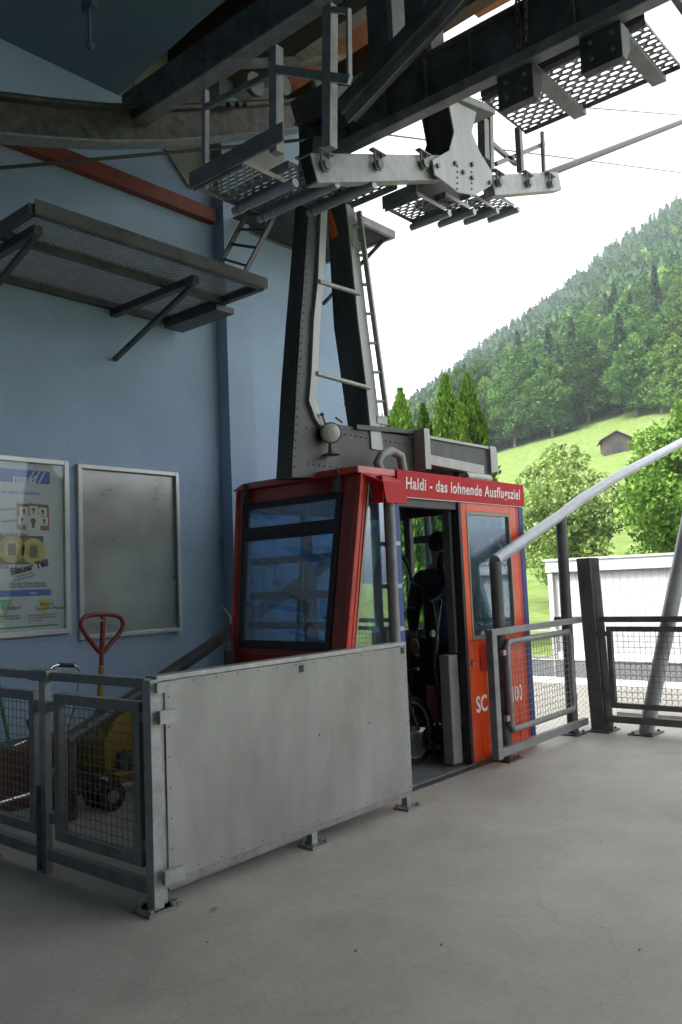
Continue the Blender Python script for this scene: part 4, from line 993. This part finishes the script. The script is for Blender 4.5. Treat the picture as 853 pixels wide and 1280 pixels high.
hand(J[9]+Vector((0, 0, .0)), Vector((.05, 0, -1)), PE); hand(J[12], fd*.9+Vector((0, 0, -.3)), PE, .9)
MB().tube([B(-.038, .239, 1.20), B(-.041, .238, 1.185)], .062, 12).build('sleeve_band', 'galvd', PE)
MB().tube([B(-.005, .185, 1.40), B(-.012, .195, 1.375)], .082, 12).build('sleeve_band', 'galvd', PE)
m = MB()
for s in (1, -1): m.tube([B(-.08, s*.13, .04), B(.02, s*.13, .05), B(.14, s*.15, .04), B(.23, s*.16, .035)], [.035, .05, .046, .025], 10)
m.build('shoes', 'black', PE)
m = MB(); cpk = B(-.20, -.03, 1.30); m.ball(cpk, .15, 14, (.6, .85, 1.25)); rk = m.build('rucksack', 'pack', PE)
def spline_(p, n=6): return [((1-k/n)**2)*p[0]+2*(k/n)*(1-k/n)*p[1]+(k/n)**2*p[2] for k in range(n+1)]
# bicycle
def bicycle(label, o, fdir, updir, S_=1.):
    t = thing('bicycle', label, 'bicycle', tuple(o)); f = Vector(fdir).normalized(); up = Vector(updir); up = (up-f*up.dot(f)).normalized(); sdv = up.cross(f); o = Vector(o)
    def Q(a, b, z=0.): return o+(f*a+up*b+sdv*z)*S_
    for a in (-.52, .52):
        ty = MB().tube([Q(a+.31*math.cos(k*math.pi/18), .33+.31*math.sin(k*math.pi/18)) for k in range(36)], .026, 8, closed=True).build('tyre', 'rub', t)
        rm = MB().tube([Q(a+.275*math.cos(k*math.pi/18), .33+.275*math.sin(k*math.pi/18)) for k in range(36)], .010, 6, closed=True)
        for k in range(14): rm.tube([Q(a, .33), Q(a+.27*math.cos(k*math.pi/7), .33+.27*math.sin(k*math.pi/7))], .0014, 3, caps=False)
        rm.cyl(Q(a, .33), sdv, .022, .07, 10); rm.build('rim', 'frame_alu', t)
    m = MB(); bb = Q(-.10, .33); st = Q(-.22, .78); hd = Q(.33, .80); hb = Q(.36, .70)
    for a_, c_, r in ((bb, st, .018), (st, hd, .018), (bb, hb, .024), (Q(-.52, .33, .05), bb, .011), (Q(-.52, .33, .05), st, .009), (Q(-.52, .33, -.05), bb, .011), (Q(-.52, .33, -.05), st, .009), (hd, hb, .022)): m.tube([a_, c_], r, 8)
    m.build('frame', 'bike', t)
    m = MB()
    for s in (.06, -.06): m.tube([Q(.37, .68, s), Q(.52, .33, s)], [.02, .014], 8)
    m.bar(Q(.37, .69, .07), Q(.37, .69, -.07), .04, .03); m.build('fork', 'bike', t)
    m = MB(); m.tube([hd, Q(.30, .92)], .016, 8); m.tube([Q(.26, .95, .33), Q(.30, .92, .1), Q(.30, .92, -.1), Q(.26, .95, -.33)], .013, 8); m.build('handlebar', 'black', t)
    MB().tube([Q(-.36, .93), Q(-.25, .935), Q(-.08, .93)], [.065, .05, .018], 10).build('saddle', 'black', t); MB().tube([st, Q(-.245, .92)], .013, 8).build('seat_post', 'galvd', t)
    m = MB(); m.cyl(bb, sdv, .085, .008, 20); m.tube([bb+sdv*.06, Q(.02, .22, .06)], .01, 6); m.tube([bb-sdv*.06, Q(-.22, .44, -.06)], .01, 6); m.box(Q(.02, .22, .06)-Vector((.04, .04, .01)), Q(.02, .22, .12)+Vector((.04, .04, .01))); m.build('crank', 'dark', t)
    return t
bicycle('black mountain bike stood up on its back wheel behind the person', (6.30, 4.62, .87), (.03, -.02, 1), (-1, -.12, 0))
bicycle('small dark bicycle low in the cabin behind the barrier end', (5.06, 4.0, .012), (1, .03, 0), (0, .1, 1), .78)
SCT = thing('scooter', 'upended dark scooter with small pale rimmed wheel just inside the doorway', 'scooter', (5.85, 3.86, .012))
SY = 3.86
c0 = P(558, 712, 'Y', SY); wx = Vector((.97, .2, .05)).normalized(); wz = Vector((0, .1, 1)).normalized()
ty = MB().tube([c0+wx*.125*math.cos(k*math.pi/16)+wz*.125*math.sin(k*math.pi/16) for k in range(32)], .030, 10, closed=True).build('tyre', 'rub', SCT)
MB().tube([c0+wx*.092*math.cos(k*math.pi/16)+wz*.092*math.sin(k*math.pi/16) for k in range(32)], .011, 6, closed=True).build('rim', 'frame_alu', SCT)
MB().tube([c0, P(552, 742, 'Y', SY), P(548, 765, 'Y', SY-.01), P(546, 800, 'Y', SY-.02)], .018, 10).build('fork', 'bike', SCT)
MB().tube([P(538, 752, 'Y', SY-.02), P(549, 747, 'Y', SY-.05), P(562, 743, 'Y', SY-.05), P(578, 745, 'Y', SY-.02)], .014, 10).build('handlebar', 'black', SCT)
for q0, q1, q2 in (((541, 750), (546, 775), (549, 800)), ((549, 747), (560, 762), (572, 755)), ((545, 750), (556, 735), (571, 748))): MB().tube(spline_([P(*q0, 'Y', SY-.07), P(*q1, 'Y', SY-.09), P(*q2, 'Y', SY-.07)]), .004, 5).build('brake_cable', 'dark', SCT)
MB().tube([P(546, 800, 'Y', SY-.02), P(543, 830, 'Y', SY), P(552, 880, 'Y', SY), (5.92, SY, .12)], .024, 10).build('frame', 'bike', SCT)
MB().cyl(P(541, 792, 'Y', SY-.05), (0, 1, 0), .028, .02, 12).build('brake_disc', 'galvd', SCT)
m = MB(); m.tube([(5.95+.10*math.cos(k*math.pi/12), SY, .145+.10*math.sin(k*math.pi/12)) for k in range(24)], .030, 8, closed=True); m.build('tyre', 'rub', SCT)
# helmet on the floor
hc = P(548, 905, 'Y', 3.98); hc.z = .155
ht = thing('crash_helmet', 'glossy black full face helmet lying on the cabin floor', 'helmet', (hc.x, hc.y, .015))
m = MB(); m.ball(hc, .145, 20, (1.15, .95, .96)); m.build('shell', 'helmet', ht)
m = MB(); m.ball(hc+Vector((-.06, -.05, -.03)), .118, 16, (1, .9, .55)); m.build('chin_guard', 'helmet', ht)
m = MB(); m.ball(hc+Vector((-.045, -.045, .03)), .122, 16, (.9, .9, .42)); m.build('visor', 'visor', ht)
# bag on cabin floor behind barrier edge
m = MB(); m.ball((5.15, 4.1, .17), .17, 14, (1.2, .9, .9)); m.ball((5.2, 4.05, .30), .10, 12, (1.3, .8, .8))
tag(m.build('kit_bag', 'pack'), 'lumpy black kit bag on the cabin floor near the doorway', 'bag')

tag(MB().box((4.40, 3.545, .0005), (5.95, 3.604, .005)).build('threshold_strip', 'dark'), 'dark metal strip along the floor edge below the cabin doorway', 'strip')
# ------------------------------------------------------------------ guide tubes and posts at right
def spline(pts, n=8):
    pts = [Vector(p) for p in pts]; out = []
    for i in range(len(pts)-1):
        p0 = pts[max(i-1, 0)]; p1 = pts[i]; p2 = pts[i+1]; p3 = pts[min(i+2, len(pts)-1)]
        for k in range(n):
            t_ = k/n; out.append(.5*((2*p1)+(-p0+p2)*t_+(2*p0-5*p1+4*p2-p3)*t_*t_+(-p0+3*p1-3*p2+p3)*t_**3))
    return out+[pts[-1]]
GT = thing('guide_rail', 'large pale bent steel tube on dark posts rising to the right edge', 'guide rail', (6.0, 3.5, 0))
YR = 3.52
gp = [P(619, 701, 'Y', YR), P(660, 672, 'Y', YR), P(701, 644, 'Y', YR), P(724, 626, 'Y', YR), P(746, 612, 'Y', YR), P(775, 594, 'Y', YR), P(860, 549, 'Y', YR)]
g_end = gp[-1]+(gp[-1]-gp[-2])*1.5
MB().tube(spline(gp+[g_end], 5), .05, 20).build('tube', 'tube', GT)
def footplate(x, y, r=.11, z=0.):
    m = MB(); m.box((x-r, y-r*.8, z), (x+r, y+r*.8, z+.014))
    for sx in (-1, 1):
        for sy in (-1, 1): m.cyl((x+sx*r*.72, y+sy*r*.55, z+.022), (0, 0, 1), .013, .016, 6)
    return m
for (bx_, by_, tp) in ((5.96, 3.50, gp[0]), (7.20, 3.53, gp[2])):
    pm = MB().tube([(bx_, by_, .0), (tp.x, YR, tp.z-.01)], .05, 18).build('post', 'dark', GT)
    footplate(bx_, by_).build('foot_plate', 'dark', pm)
# end sleeve
# square post
t = thing('square_post', 'tall square steel post with one pale side at the fence corner', 'steel post', (7.44, 3.42, 0))
MB().bar((7.47, 3.39, 0), (7.45, 3.42, 1.59), .13, .11, (1, 0, 0)).build('column', 'rail', t, .004)
MB().bar((7.475, 3.322, 0), (7.455, 3.352, 1.585), .12, .012, (1, 0, 0)).build('cover_strip', 'tube', t)
footplate(7.47, 3.36, .13).build('foot_plate', 'dark', t)
t = thing('slanted_strut', 'pale round strut leaning up to the right from the platform floor', 'strut', (7.5, 2.98, 0))
MB().tube([(7.5, 2.98, 0.01), (7.5, 2.43, 2.0), (7.5, 2.04, 3.5)], .066, 18).build('tube', 'tube', t); footplate(7.5, 2.98, .14).build('foot_plate', 'dark', t)

# ------------------------------------------------------------------ fences
def frame_panel(t, o, ux, w, z0, z1, bar, mt, sx=.05, sy=.05, wr=.0022, mname='mesh_infill', off=0.):
    o = Vector(o); ux = Vector(ux).normalized(); n = ux.cross(Vector((0, 0, 1)))
    o = o+n*off; m = MB()
    m.bar(o+Vector((0, 0, z0)), o+Vector((0, 0, z1)), bar, bar, n); m.bar(o+ux*w+Vector((0, 0, z0)), o+ux*w+Vector((0, 0, z1)), bar, bar, n)
    m.bar(o+ux*bar*.5+Vector((0, 0, z0+bar/2)), o+ux*(w-bar*.5)+Vector((0, 0, z0+bar/2)), bar*.96, bar); m.bar(o+ux*bar*.5+Vector((0, 0, z1-bar/2)), o+ux*(w-bar*.5)+Vector((0, 0, z1-bar/2)), bar*.96, bar)
    fr = m.build('mesh_frame', mt, t)
    wiremesh(mname, fr, o+ux*bar*.5+Vector((0, 0, z0+bar)), ux, (0, 0, 1), w-bar, z1-z0-2*bar, sx, sy, wr, mt)
    return fr
# right fence along Y at X = 7.42, plus the short return with a gate like panel
t = thing('platform_fence', 'dark steel fence with wire mesh panel along the platform edge at right', 'fence', (7.42, 2, 0))
XFn = 7.42
MB().bar((XFn, 3.30, 1.02), (XFn, -1.2, 1.02), .05, .05).build('top_rail', 'rail', t); MB().bar((XFn, 3.30, .125), (XFn, -1.2, .125), .05, .06).build('bottom_rail', 'rail', t)
MB().bar((XFn, 3.46, 1.02), (XFn, 3.75, 1.02), .05, .05).build('top_rail', 'rail', t)
frame_panel(t, (XFn, 3.22, 0), (0, -1, 0), 1.75, .225, .955, .045, 'rail')
frame_panel(t, (XFn, 1.30, 0), (0, -1, 0), 1.75, .225, .955, .045, 'rail')
for yy in (1.39, -.6): MB().bar((XFn, yy, 0), (XFn, yy, .99), .05, .05).build('post', 'rail', t)
for zz in (.32, .87): MB().box((XFn-.02, 3.24, zz), (XFn+.02, 3.34, zz+.04)).build('hinge', 'rail', t)
t = thing('gate', 'galvanised gate frame with small wire mesh panel beside the cabin door', 'gate', (6.6, 3.5, 0))
yg = 3.42
m = MB(); a0, a1 = 5.69, 7.35
m.box((a0-.035, yg-.03, .06), (a0+.035, yg+.03, 1.045)); m.build('stile', 'galvd', t, .004)
MB().bar((a0+.036, yg, 1.02), (a1, yg+.05, 1.02), .05, .05).build('top_rail', 'galvd', t, .003); MB().bar((a0+.036, yg, .10), (a1, yg+.05, .10), .05, .06).build('bottom_rail', 'galvd', t, .003)
m = MB(); fa, fb = 5.93, 7.12; yq = yg+.0
pth = [(fa+.03, .24), (fa, .28), (fa, .89), (fa+.03, .93), (fb-.03, .93), (fb, .89), (fb, .28), (fb-.03, .24)]
fr = m.tube([(x_, yq+(x_-a0)*.033, z_) for x_, z_ in pth], .025, 10, closed=True).build('mesh_frame', 'galvd', t)
wiremesh('mesh_infill', fr, (fa+.02, yq+.01, .25), (1, .033, 0), (0, 0, 1), fb-fa-.04, .66, .05, .05, .0022, 'galvd')
for zz in (.32, .83):
    MB().box((fa-.07, yq, zz), (fa-.02, yq+.03, zz+.04)).build('hinge', 'galv', t); MB().box((fb+.02, yq+.04, zz), (fb+.07, yq+.07, zz+.04)).build('hinge', 'galv', t)

# barrier with aluminium sheet
BR = thing('barrier', 'waist high barrier clad with a riveted grey aluminium sheet', 'barrier', (3.4, 3.3, 0))
Yb = 3.27; xa, xb = 2.44, 4.43; slope = .012
def by(x): return Yb+(x-2.4)*.02
m = MB(); m.hexa([(xa+.03, by(xa)-.004, .115), (xb, by(xb)-.004, .115), (xb, by(xb)-.001, .115), (xa+.03, by(xa)-.001, .115), (xa+.03, by(xa)-.004, 1.025), (xb, by(xb)-.004, 1.025), (xb, by(xb)-.001, 1.025), (xa+.03, by(xa)-.001, 1.025)])
m.build('sheet', 'alu', BR)
m = MB(); m.bar((xa-.02, by(xa)+.035, 1.040), (xb, by(xb)+.035, 1.040), .085, .024); m.build('top_rail', 'galv', BR, .003)
m = MB(); m.bar((xa, by(xa)+.025, .095), (xb, by(xb)+.025, .095), .05, .034); m.bar((xa+.05, by(xa)+.04, .07), (xb-.9, by(xb)+.04, .07), .03, .03); m.build('bottom_rail', 'galvd', BR, .002)
for x_ in (xa+.005, 3.49, xb-.03): MB().box((x_-.022, by(x_)+.005, .014), (x_+.022, by(x_)+.05, 1.027)).build('post', 'galv', BR, .002)
for x_ in (2.435, 3.5, 4.40): footplate(x_, by(x_)+.02, .075).build('foot_plate', 'galvd', BR)
m = MB()
for k in range(14): 
    x_ = xa+.06+k*(xb-xa-.09)/13; m.ball((x_, by(x_)-.005, .135), .004, 6); m.ball((x_, by(x_)-.005, 1.01), .004, 6)
for k in range(6):
    for x_ in (xa+.05, xb-.02): m.ball((x_, by(x_)-.005, .25+k*.14), .004, 6)
for k in range(3): m.ball((3.1+k*.45, by(3.3)-.001, .6), .005, 6)
m.build('rivets', 'dark', BR)['kind'] = 'stuff'
for x_, z_ in ((3.42, .985), (4.39, 1.0)): MB().box((x_-.018, by(x_)-.007, z_-.02), (x_+.018, by(x_)-.0045, z_+.02)).build('slot_shade', 'black', BR)  # thin black plate painting the shade of a lock hole on the sheet
# left fence
t = thing('mesh_gate', 'galvanised double gate with wire mesh panels joining the barrier at left', 'gate', (2.4, 4.2, 0))
XL = 2.4
MB().box((XL-.035, 3.24, .015), (XL+.02, 3.30, 1.04)).build('end_post', 'galv', t, .003)
MB().box((XL-.03, 3.19, .985), (XL+.09, 3.215, 1.03)).build('hasp', 'galv', t); MB().box((XL-.01, 3.19, .13), (XL+.10, 3.215, .19)).build('hasp', 'galv', t); MB().box((XL-.01, 3.20, .84), (XL+.10, 3.225, .90)).build('hasp', 'galv', t)
footplate(XL, 3.28, .085).build('foot_plate', 'galvd', t)
for (ya_, yb_) in ((3.301, 4.16), (4.25, 5.2)):
    MB().box((XL-.025, ya_, 1.0), (XL+.025, yb_, 1.045)).build('top_rail', 'galvd', t, .003); MB().box((XL-.025, ya_, .07), (XL+.025, yb_, .125)).build('bottom_rail', 'galvd', t, .003)
MB().box((XL-.03, 4.175, .0), (XL+.01, 4.235, .998)).build('centre_post', 'galv', t, .003)
MB().box((XL-.05, 4.12, .998), (XL+.03, 4.30, 1.055)).build('latch_plate', 'galvd', t, .003)
MB().bar((XL-.05, 4.21, -.0+.02), (XL-.05, 4.21, .45), .018, .018).build('drop_bolt', 'dark', t)
frame_panel(t, (XL, 3.37, 0), (0, 1, 0), .70, .185, .935, .05, 'galvd', .045, .045, .0022)
frame_panel(t, (XL, 4.32, 0), (0, 1, 0), .80, .185, .935, .05, 'galvd', .045, .045, .0022)
for yy in (3.33, 4.13, 4.27):
    for zz in (.26, .84): MB().box((XL-.02, yy-.028, zz), (XL+.02, yy+.028, zz+.05)).build('hinge', 'galvd', t)
MB().box((XL-.03, 5.15, 0), (XL+.03, 5.21, .998)).build('end_post', 'galv', t); footplate(XL-.08, 4.72, .06).build('foot_plate', 'galvd', t)

# left guide tube
t = thing('guide_rail', 'dark steel guide tube on a post rising behind the cabin along the wall', 'guide rail', (3, 5, 0))
MB().tube([(3.0, 5.02, .50), (4.2, 5.02, 1.0), (5.5, 5.02, 1.58), (6.7, 5.02, 2.1), (8.0, 5.02, 2.6)], .05, 14).build('tube', 'dark', t)
for x_, z_ in ((3.03, .48), (5.4, 1.5), (7.2, 2.25)): MB().tube([(x_, 5.02, 0), (x_, 5.02, z_)], .04, 12).build('post', 'dark', t)
MB().tube([P(278, 760, 'Y', 5.3), P(284, 772, 'Y', 5.2), P(286, 800, 'Y', 5.2)], .02, 8)
tag(MB().tube([P(277, 760, 'Y', 5.1), P(286, 770, 'Y', 5.1), P(289, 800, 'Y', 5.1)], .018, 8).build('bent_handle', 'galv'), 'small bent pale tube end beside the left edge of the cabin', 'tube')

# ------------------------------------------------------------------ wall pictures
def frame(name, label, cat, x0, x1, z0, z1, fw, fm, backm):
    t = thing(name, label, cat, ((x0+x1)/2, WY, z0))
    m = MB(); y0 = WY-.045; y1 = WY-.004
    m.box((x0, y0, z0), (x0+fw, y1, z1)); m.box((x1-fw, y0, z0), (x1, y1, z1)); m.box((x0+fw+.0005, y0, z0), (x1-fw-.0005, y1, z0+fw)); m.box((x0+fw+.0005, y0, z1-fw), (x1-fw-.0005, y1, z1))
    m.build('frame', fm, t, .004)
    bk = MB().box((x0+fw+.001, WY-.012, z0+fw+.001), (x1-fw-.001, WY-.006, z1-fw-.001)).build('backing', backm, t)
    return t, bk
K['notice'] = mat('scratched_metal_board', (.36, .37, .365), .30, .6, col2=(.52, .53, .52), scale=3.5, lo=.25, hi=.72, stretch=(.7, 1, 1), bump=.06, bscale=30)
t, bk = frame('notice_board', 'empty scratched metal notice board in silver frame on blue wall', 'notice board', 3.668, 4.674, 1.09, 2.49, .035, 'frame_alu', 'notice')
PO, pb = frame('poster', 'framed advertising poster with cheese pictures at the left edge', 'poster', 2.45, 3.587, 1.15, 2.505, .04, 'frame_alu', 'paper')
MB().box((2.492, WY-.035, 1.192), (3.545, WY-.032, 2.463)).build('cover_glass', 'glassp', PO)
def pr(n, px0_, py0_, px1_, py1_, mt, lv=1, x0=None, parent=None):
    a = P(px0_, py0_, 'Y', WY); c = P(px1_, py1_, 'Y', WY); y1 = WY-.0122-.0008*(lv-1); xa_ = a.x if x0 is None else x0
    return MB().box((xa_, y1-.0007, min(a.z, c.z)), (c.x, y1, max(a.z, c.z))).build(n, mt, parent or pb)
def pt(s, px, py, size, mt='ink', rot=0, lv=3, xs=.95, bold=0., shear=0.):
    a = P(px, py, 'Y', WY); c_, s_ = math.cos(rot), math.sin(rot)
    return text_mesh('lettering', s, mt, pb, (a.x, WY-.0122-.0008*lv, a.z), (c_, 0, s_), (-s_, 0, c_), size, xs, shear, bold, .0003)
pr('banner', 0, 601, 60, 601, 'pblue', x0=2.50)
zb0, zb1 = P(61, 606, 'Y', WY).z, P(61, 590, 'Y', WY).z
bpy.data.objects.remove([o for o in pb.children if o.name.startswith('banner')][0])
XB = P(61.5, 600, 'Y', WY).x
MB().box((2.50, WY-.0129, zb0), (XB, WY-.0122, zb1)).build('banner', 'pblue', pb)
for k in range(3):
    xk = XB-.16+k*.045; MB().prism([(xk-.03, WY-.0138, zb0+.004), (xk-.018, WY-.0138, zb0+.004), (xk+.035, WY-.0138, zb1-.004), (xk+.022, WY-.0138, zb1-.004)], (0, .0006, 0)).build('stripe', 'white', pb)
pt('maxi', 15, 603.5, .10, 'white', bold=.003, xs=1)
pt('feiner Käse aus eigener Produktion', -26, 615, .036, 'pblue', xs=.92)
pt('Unser Weichkäse', 20, 632, .037, xs=.95)
zc = P(40, 663, 'Y', WY).z; zt = P(40, 631, 'Y', WY).z; xl = P(20, 650, 'Y', WY).x; xr = P(60.5, 650, 'Y', WY).x
MB().box((xl, WY-.0129, zc), (xr, WY-.0122, zt)).build('photo', 'pbrown', pb, label='picture of herb pots on an orange table')
for fx, fz, s_ in ((.22, .72, .13), (.52, .78, .13), (.80, .72, .13), (.16, .38, .12), (.84, .36, .12), (.50, .30, .22)):
    cx_, cz_ = xl+(xr-xl)*fx, zc+(zt-zc)*fz; w2 = (xr-xl)*s_
    MB().box((cx_-w2, WY-.0138, cz_-w2), (cx_+w2, WY-.013, cz_+w2)).build('card', 'white', pb)
    MB().cyl((cx_, WY-.0142, cz_+w2*.2), (0, 1, 0), w2*.4, .0005, 10).build('leaf_print', 'leafink', pb); MB().box((cx_-w2*.2, WY-.0143, cz_-w2*.7), (cx_+w2*.2, WY-.0139, cz_)).build('pot_print', 'pochre', pb)
pt('unser Geissköse', -12, 640, .03, rot=.12); pt('milder Hobelkäse', -12, 655, .03, rot=.12)
pt('fein Kuhmilch Käse', -12, 670, .04, xs=.95)
zc = P(30, 705.5, 'Y', WY).z; zt = P(30, 670, 'Y', WY).z; xr = P(53.5, 690, 'Y', WY).x
MB().box((2.62, WY-.0129, zc), (xr, WY-.0122, zt)).build('photo', 'pochre', pb, label='picture of two round cheeses')
for px_, py_, r_, mm in ((14, 686, .118, 'cheese'), (41, 689, .112, 'cheese2')):
    c_ = P(px_, py_, 'Y', WY); MB().cyl((c_.x, WY-.0135, c_.z), (0, 1, 0), r_*.88, .0006, 28).build('cheese_print', mm, pb)
    MB().cyl((c_.x, WY-.0142, c_.z), (0, 1, 0), r_*.55, .0005, 28).build('rind_print', 'cheese2' if mm == 'cheese' else 'cheese', pb)
    MB().box((c_.x-.03, WY-.0149, c_.z-.05), (c_.x+.03, WY-.0145, c_.z+.04)).build('stamp_print', 'pochre', pb)
pt('Käse', -2, 711, .04); pt('Blauer Tell', 13, 719, .075, rot=.22, bold=.003, xs=.95)
pt('würzig und fein', 20, 722, .024, rot=.22); pt('aus frischer Bergmilch', 16, 727, .022, rot=.22)
pt('Aus der Urner Käserei', 11, 731.5, .033, xs=.95); pt('feiner Berg- & Kuhmilch Käse', 11, 735, .026)
zc = P(40, 745, 'Y', WY).z; zt = P(40, 737, 'Y', WY).z; MB().box((2.50, WY-.0129, zc), (XB, WY-.0122, zt)).build('banner', 'pblue', pb); pt('maxi', 36, 743, .035, 'white')
for px_, py_, mt_ in ((6, 758, 'pgreen'), (55, 757, 'pyel')):
    c_ = P(px_, py_, 'Y', WY); MB().prism([(c_.x-.05, WY-.0132, c_.z+.05), (c_.x+.05, WY-.0132, c_.z+.05), (c_.x+.03, WY-.0132, c_.z), (c_.x, WY-.0132, c_.z-.08), (c_.x-.035, WY-.0132, c_.z)], (0, .0006, 0)).build('logo_shape', mt_, pb)
pt('Urner Käseland', -20, 764, .045, shear=.3); pt("Plazzi's", 48, 758, .045, shear=.3); pt('Gourmet-Market', 42, 763, .038, shear=.3)
for k, s_ in enumerate(('Käserei und Laden, Dorfstrasse', 'Tel. 041 870 00 00, täglich offen', 'frisch vom Berg')):
    pt(s_, -14, 772.5+k*3.4, .019); pt(s_, 34, 770.5+k*3.4, .019)
z_ = P(40, 784, 'Y', WY).z; MB().box((2.5, WY-.0129, z_), (XB+.05, WY-.0122, z_+.012)).build('green_line', 'pgreen', pb)

# ------------------------------------------------------------------ things behind the gate at left
t = thing('pallet_truck', 'yellow pallet truck with red loop handle parked behind the mesh gate', 'pallet truck', (3.35, 5.2, 0))
PY_ = 5.15
hp_ = [P(*q_, 'Y', PY_) for q_ in ((109, 770), (128, 768), (148, 770), (154, 779), (151, 789), (139, 804), (127, 816), (114, 802), (104, 788), (102, 778))]
cl = hp_+hp_[:3]; ring = []
for i in range(len(hp_)):
    p0, p1, p2, p3 = hp_[i-1], hp_[i], hp_[(i+1) % len(hp_)], hp_[(i+2) % len(hp_)]
    for k in range(4):
        t_ = k/4; ring.append(.5*((2*p1)+(-p0+p2)*t_+(2*p0-5*p1+4*p2-p3)*t_*t_+(-p0+3*p1-3*p2+p3)*t_**3))
m = MB().tube(ring, .016, 10, closed=True); m.tube([P(129, 770, 'Y', PY_), P(127, 832, 'Y', PY_)], .017, 10); hl = m.build('handle', 'tred', t)
MB().tube([P(129, 775, 'Y', PY_-.02), P(120, 778, 'Y', PY_-.02), P(112, 784, 'Y', PY_-.02)], .007, 6).build('lever', 'galvd', hl)
MB().tube([P(127, 833, 'Y', PY_), P(124, 900, 'Y', PY_), P(126, 945, 'Y', PY_)], .020, 10).build('drawbar', 'yellow', t)
c_ = P(140, 950, 'Y', 5.2); 
m = MB(); m.prism([(3.32, 5.05, .22), (3.62, 5.05, .22), (3.66, 5.05, .42), (3.58, 5.05, .62), (3.45, 5.05, .64), (3.30, 5.05, .44)], (0, .32, 0)); m.build('body', 'yellow', t, .02)
MB().cyl((3.45, 5.02, .30), (0, 1, 0), .07, .10, 16).build('pump', 'dark', t)
for yy in (4.98, 5.14): 
    w_ = MB().cyl((3.30, yy, .095), (0, 1, 0), .095, .06, 22).build('wheel', 'rub', t); MB().cyl((3.30, yy-.032, .095), (0, 1, 0), .045, .006, 16).build('hub', 'galvd', w_)
for yy in (4.98, 5.32): MB().box((3.6, yy, .07), (4.75, yy+.15, .13)).build('fork', 'yellow', t, .006)
# scooter like folding cart with chrome bars
t = thing('folding_cart', 'folding cart with bright chrome tubes and black grips behind the gate', 'cart', (3.0, 5.2, 0))
m = MB(); YC = 5.3
def ctube(*a): MB().tube(*a).build('tube', 'chrome', t)
ctube(spline([P(60, 846, 'Y', YC), P(64, 835, 'Y', YC), P(74, 831, 'Y', YC), P(92, 832, 'Y', YC), P(99, 838, 'Y', YC), P(98, 850, 'Y', YC), P(93, 880, 'Y', YC), P(60, 985, 'Y', YC)], 4), .010, 8)
ctube([P(-2, 1004, 'Y', 4.9), P(62, 985, 'Y', 4.9)], .012, 8); ctube([P(40, 1012, 'Y', 4.8), P(56, 1006, 'Y', 4.8)], .014, 8)
ctube([P(18, 932, 'Y', YC), P(33, 926, 'Y', YC)], .008, 8); ctube([P(36, 975, 'Y', YC), P(49, 976, 'Y', YC)], .006, 8)
MB().tube([P(74, 831, 'Y', YC), P(92, 832, 'Y', YC)], .015, 8).build('grip', 'black', t); MB().tube([P(51, 859, 'Y', YC), P(60, 862, 'Y', YC)], .016, 8).build('grip', 'black', t)
m = MB(); m.tube([P(36, 900, 'Y', YC), P(45, 925, 'Y', YC), P(45, 948, 'Y', YC), P(36, 965, 'Y', YC)], .022, 8); m.tube([P(45, 940, 'Y', YC), P(50, 965, 'Y', YC)], .02, 8); m.build('brackets', 'cabdark', t)
for px_ in (60, 84): MB().cyl(P(px_, 1003, 'Y', 5.0), (.3, 1, 0), .06, .03, 16).build('wheel', 'rub', t)
YH = 5.6
tag(MB().tube(spline([P(-3, 835, 'Y', YH), P(-1, 862, 'Y', YH), P(6, 900, 'Y', YH), P(15, 940, 'Y', YH), P(17, 965, 'Y', YH), P(8, 985, 'Y', YH), P(2, 960, 'Y', YH), P(10, 935, 'Y', YH), P(-8, 930, 'Y', YH)], 5), .014, 8).build('garden_hose', 'hose'), 'green rubber hose hanging in a loop on the blue wall', 'hose')
tag(MB().box((2.55, 5.55, 0), (3.55, 5.9, .42)).build('low_crate', 'plinth', None, .01), 'low brown box against the blue wall behind the gate', 'box')

# small floor debris: leaves
random.seed(9); i = 0
for px_, py_ in ((268, 1137), (445, 1189), (260, 1178), (552, 1182), (800, 1188)):
    p = P(px_, py_, 'Z', 0.004); m = MB(); r = random.uniform(.006, .010)*(2. if px_ == 268 else 1); n = 7
    vs = [(p.x+r*(1+.4*random.random())*math.cos(k*6.283/n), p.y+.5*r*(1+.4*random.random())*math.sin(k*6.283/n), .004+.006*random.random()) for k in range(n)]
    m.prism(vs, (0, 0, .002))
    tag(m.build('dry_leaf', 'pochre'), 'tiny dry leaf scrap lying on the concrete floor', 'leaf', 'leaf scraps on the floor')

# ------------------------------------------------------------------ haze
HAZE = .00024
hz = MB().box((-850, -850, -2.2), (850, 850, 420)).build('haze', 'white'); hz.display_type = 'WIRE'
hm = bpy.data.materials.new('haze_air'); hm.use_nodes = True; hm.node_tree.nodes.clear()
pv = hm.node_tree.nodes.new('ShaderNodeVolumePrincipled'); pv.inputs['Density'].default_value = HAZE; pv.inputs['Color'].default_value = (.80, .90, 1.0, 1)
oo = hm.node_tree.nodes.new('ShaderNodeOutputMaterial'); hm.node_tree.links.new(pv.outputs[0], oo.inputs['Volume'])
hz.data.materials.clear(); hz.data.materials.append(hm); tag(hz, 'thin pale mountain air', 'haze', kind='stuff')
for o in bpy.data.objects:
    if '_w' in o: del o['_w']
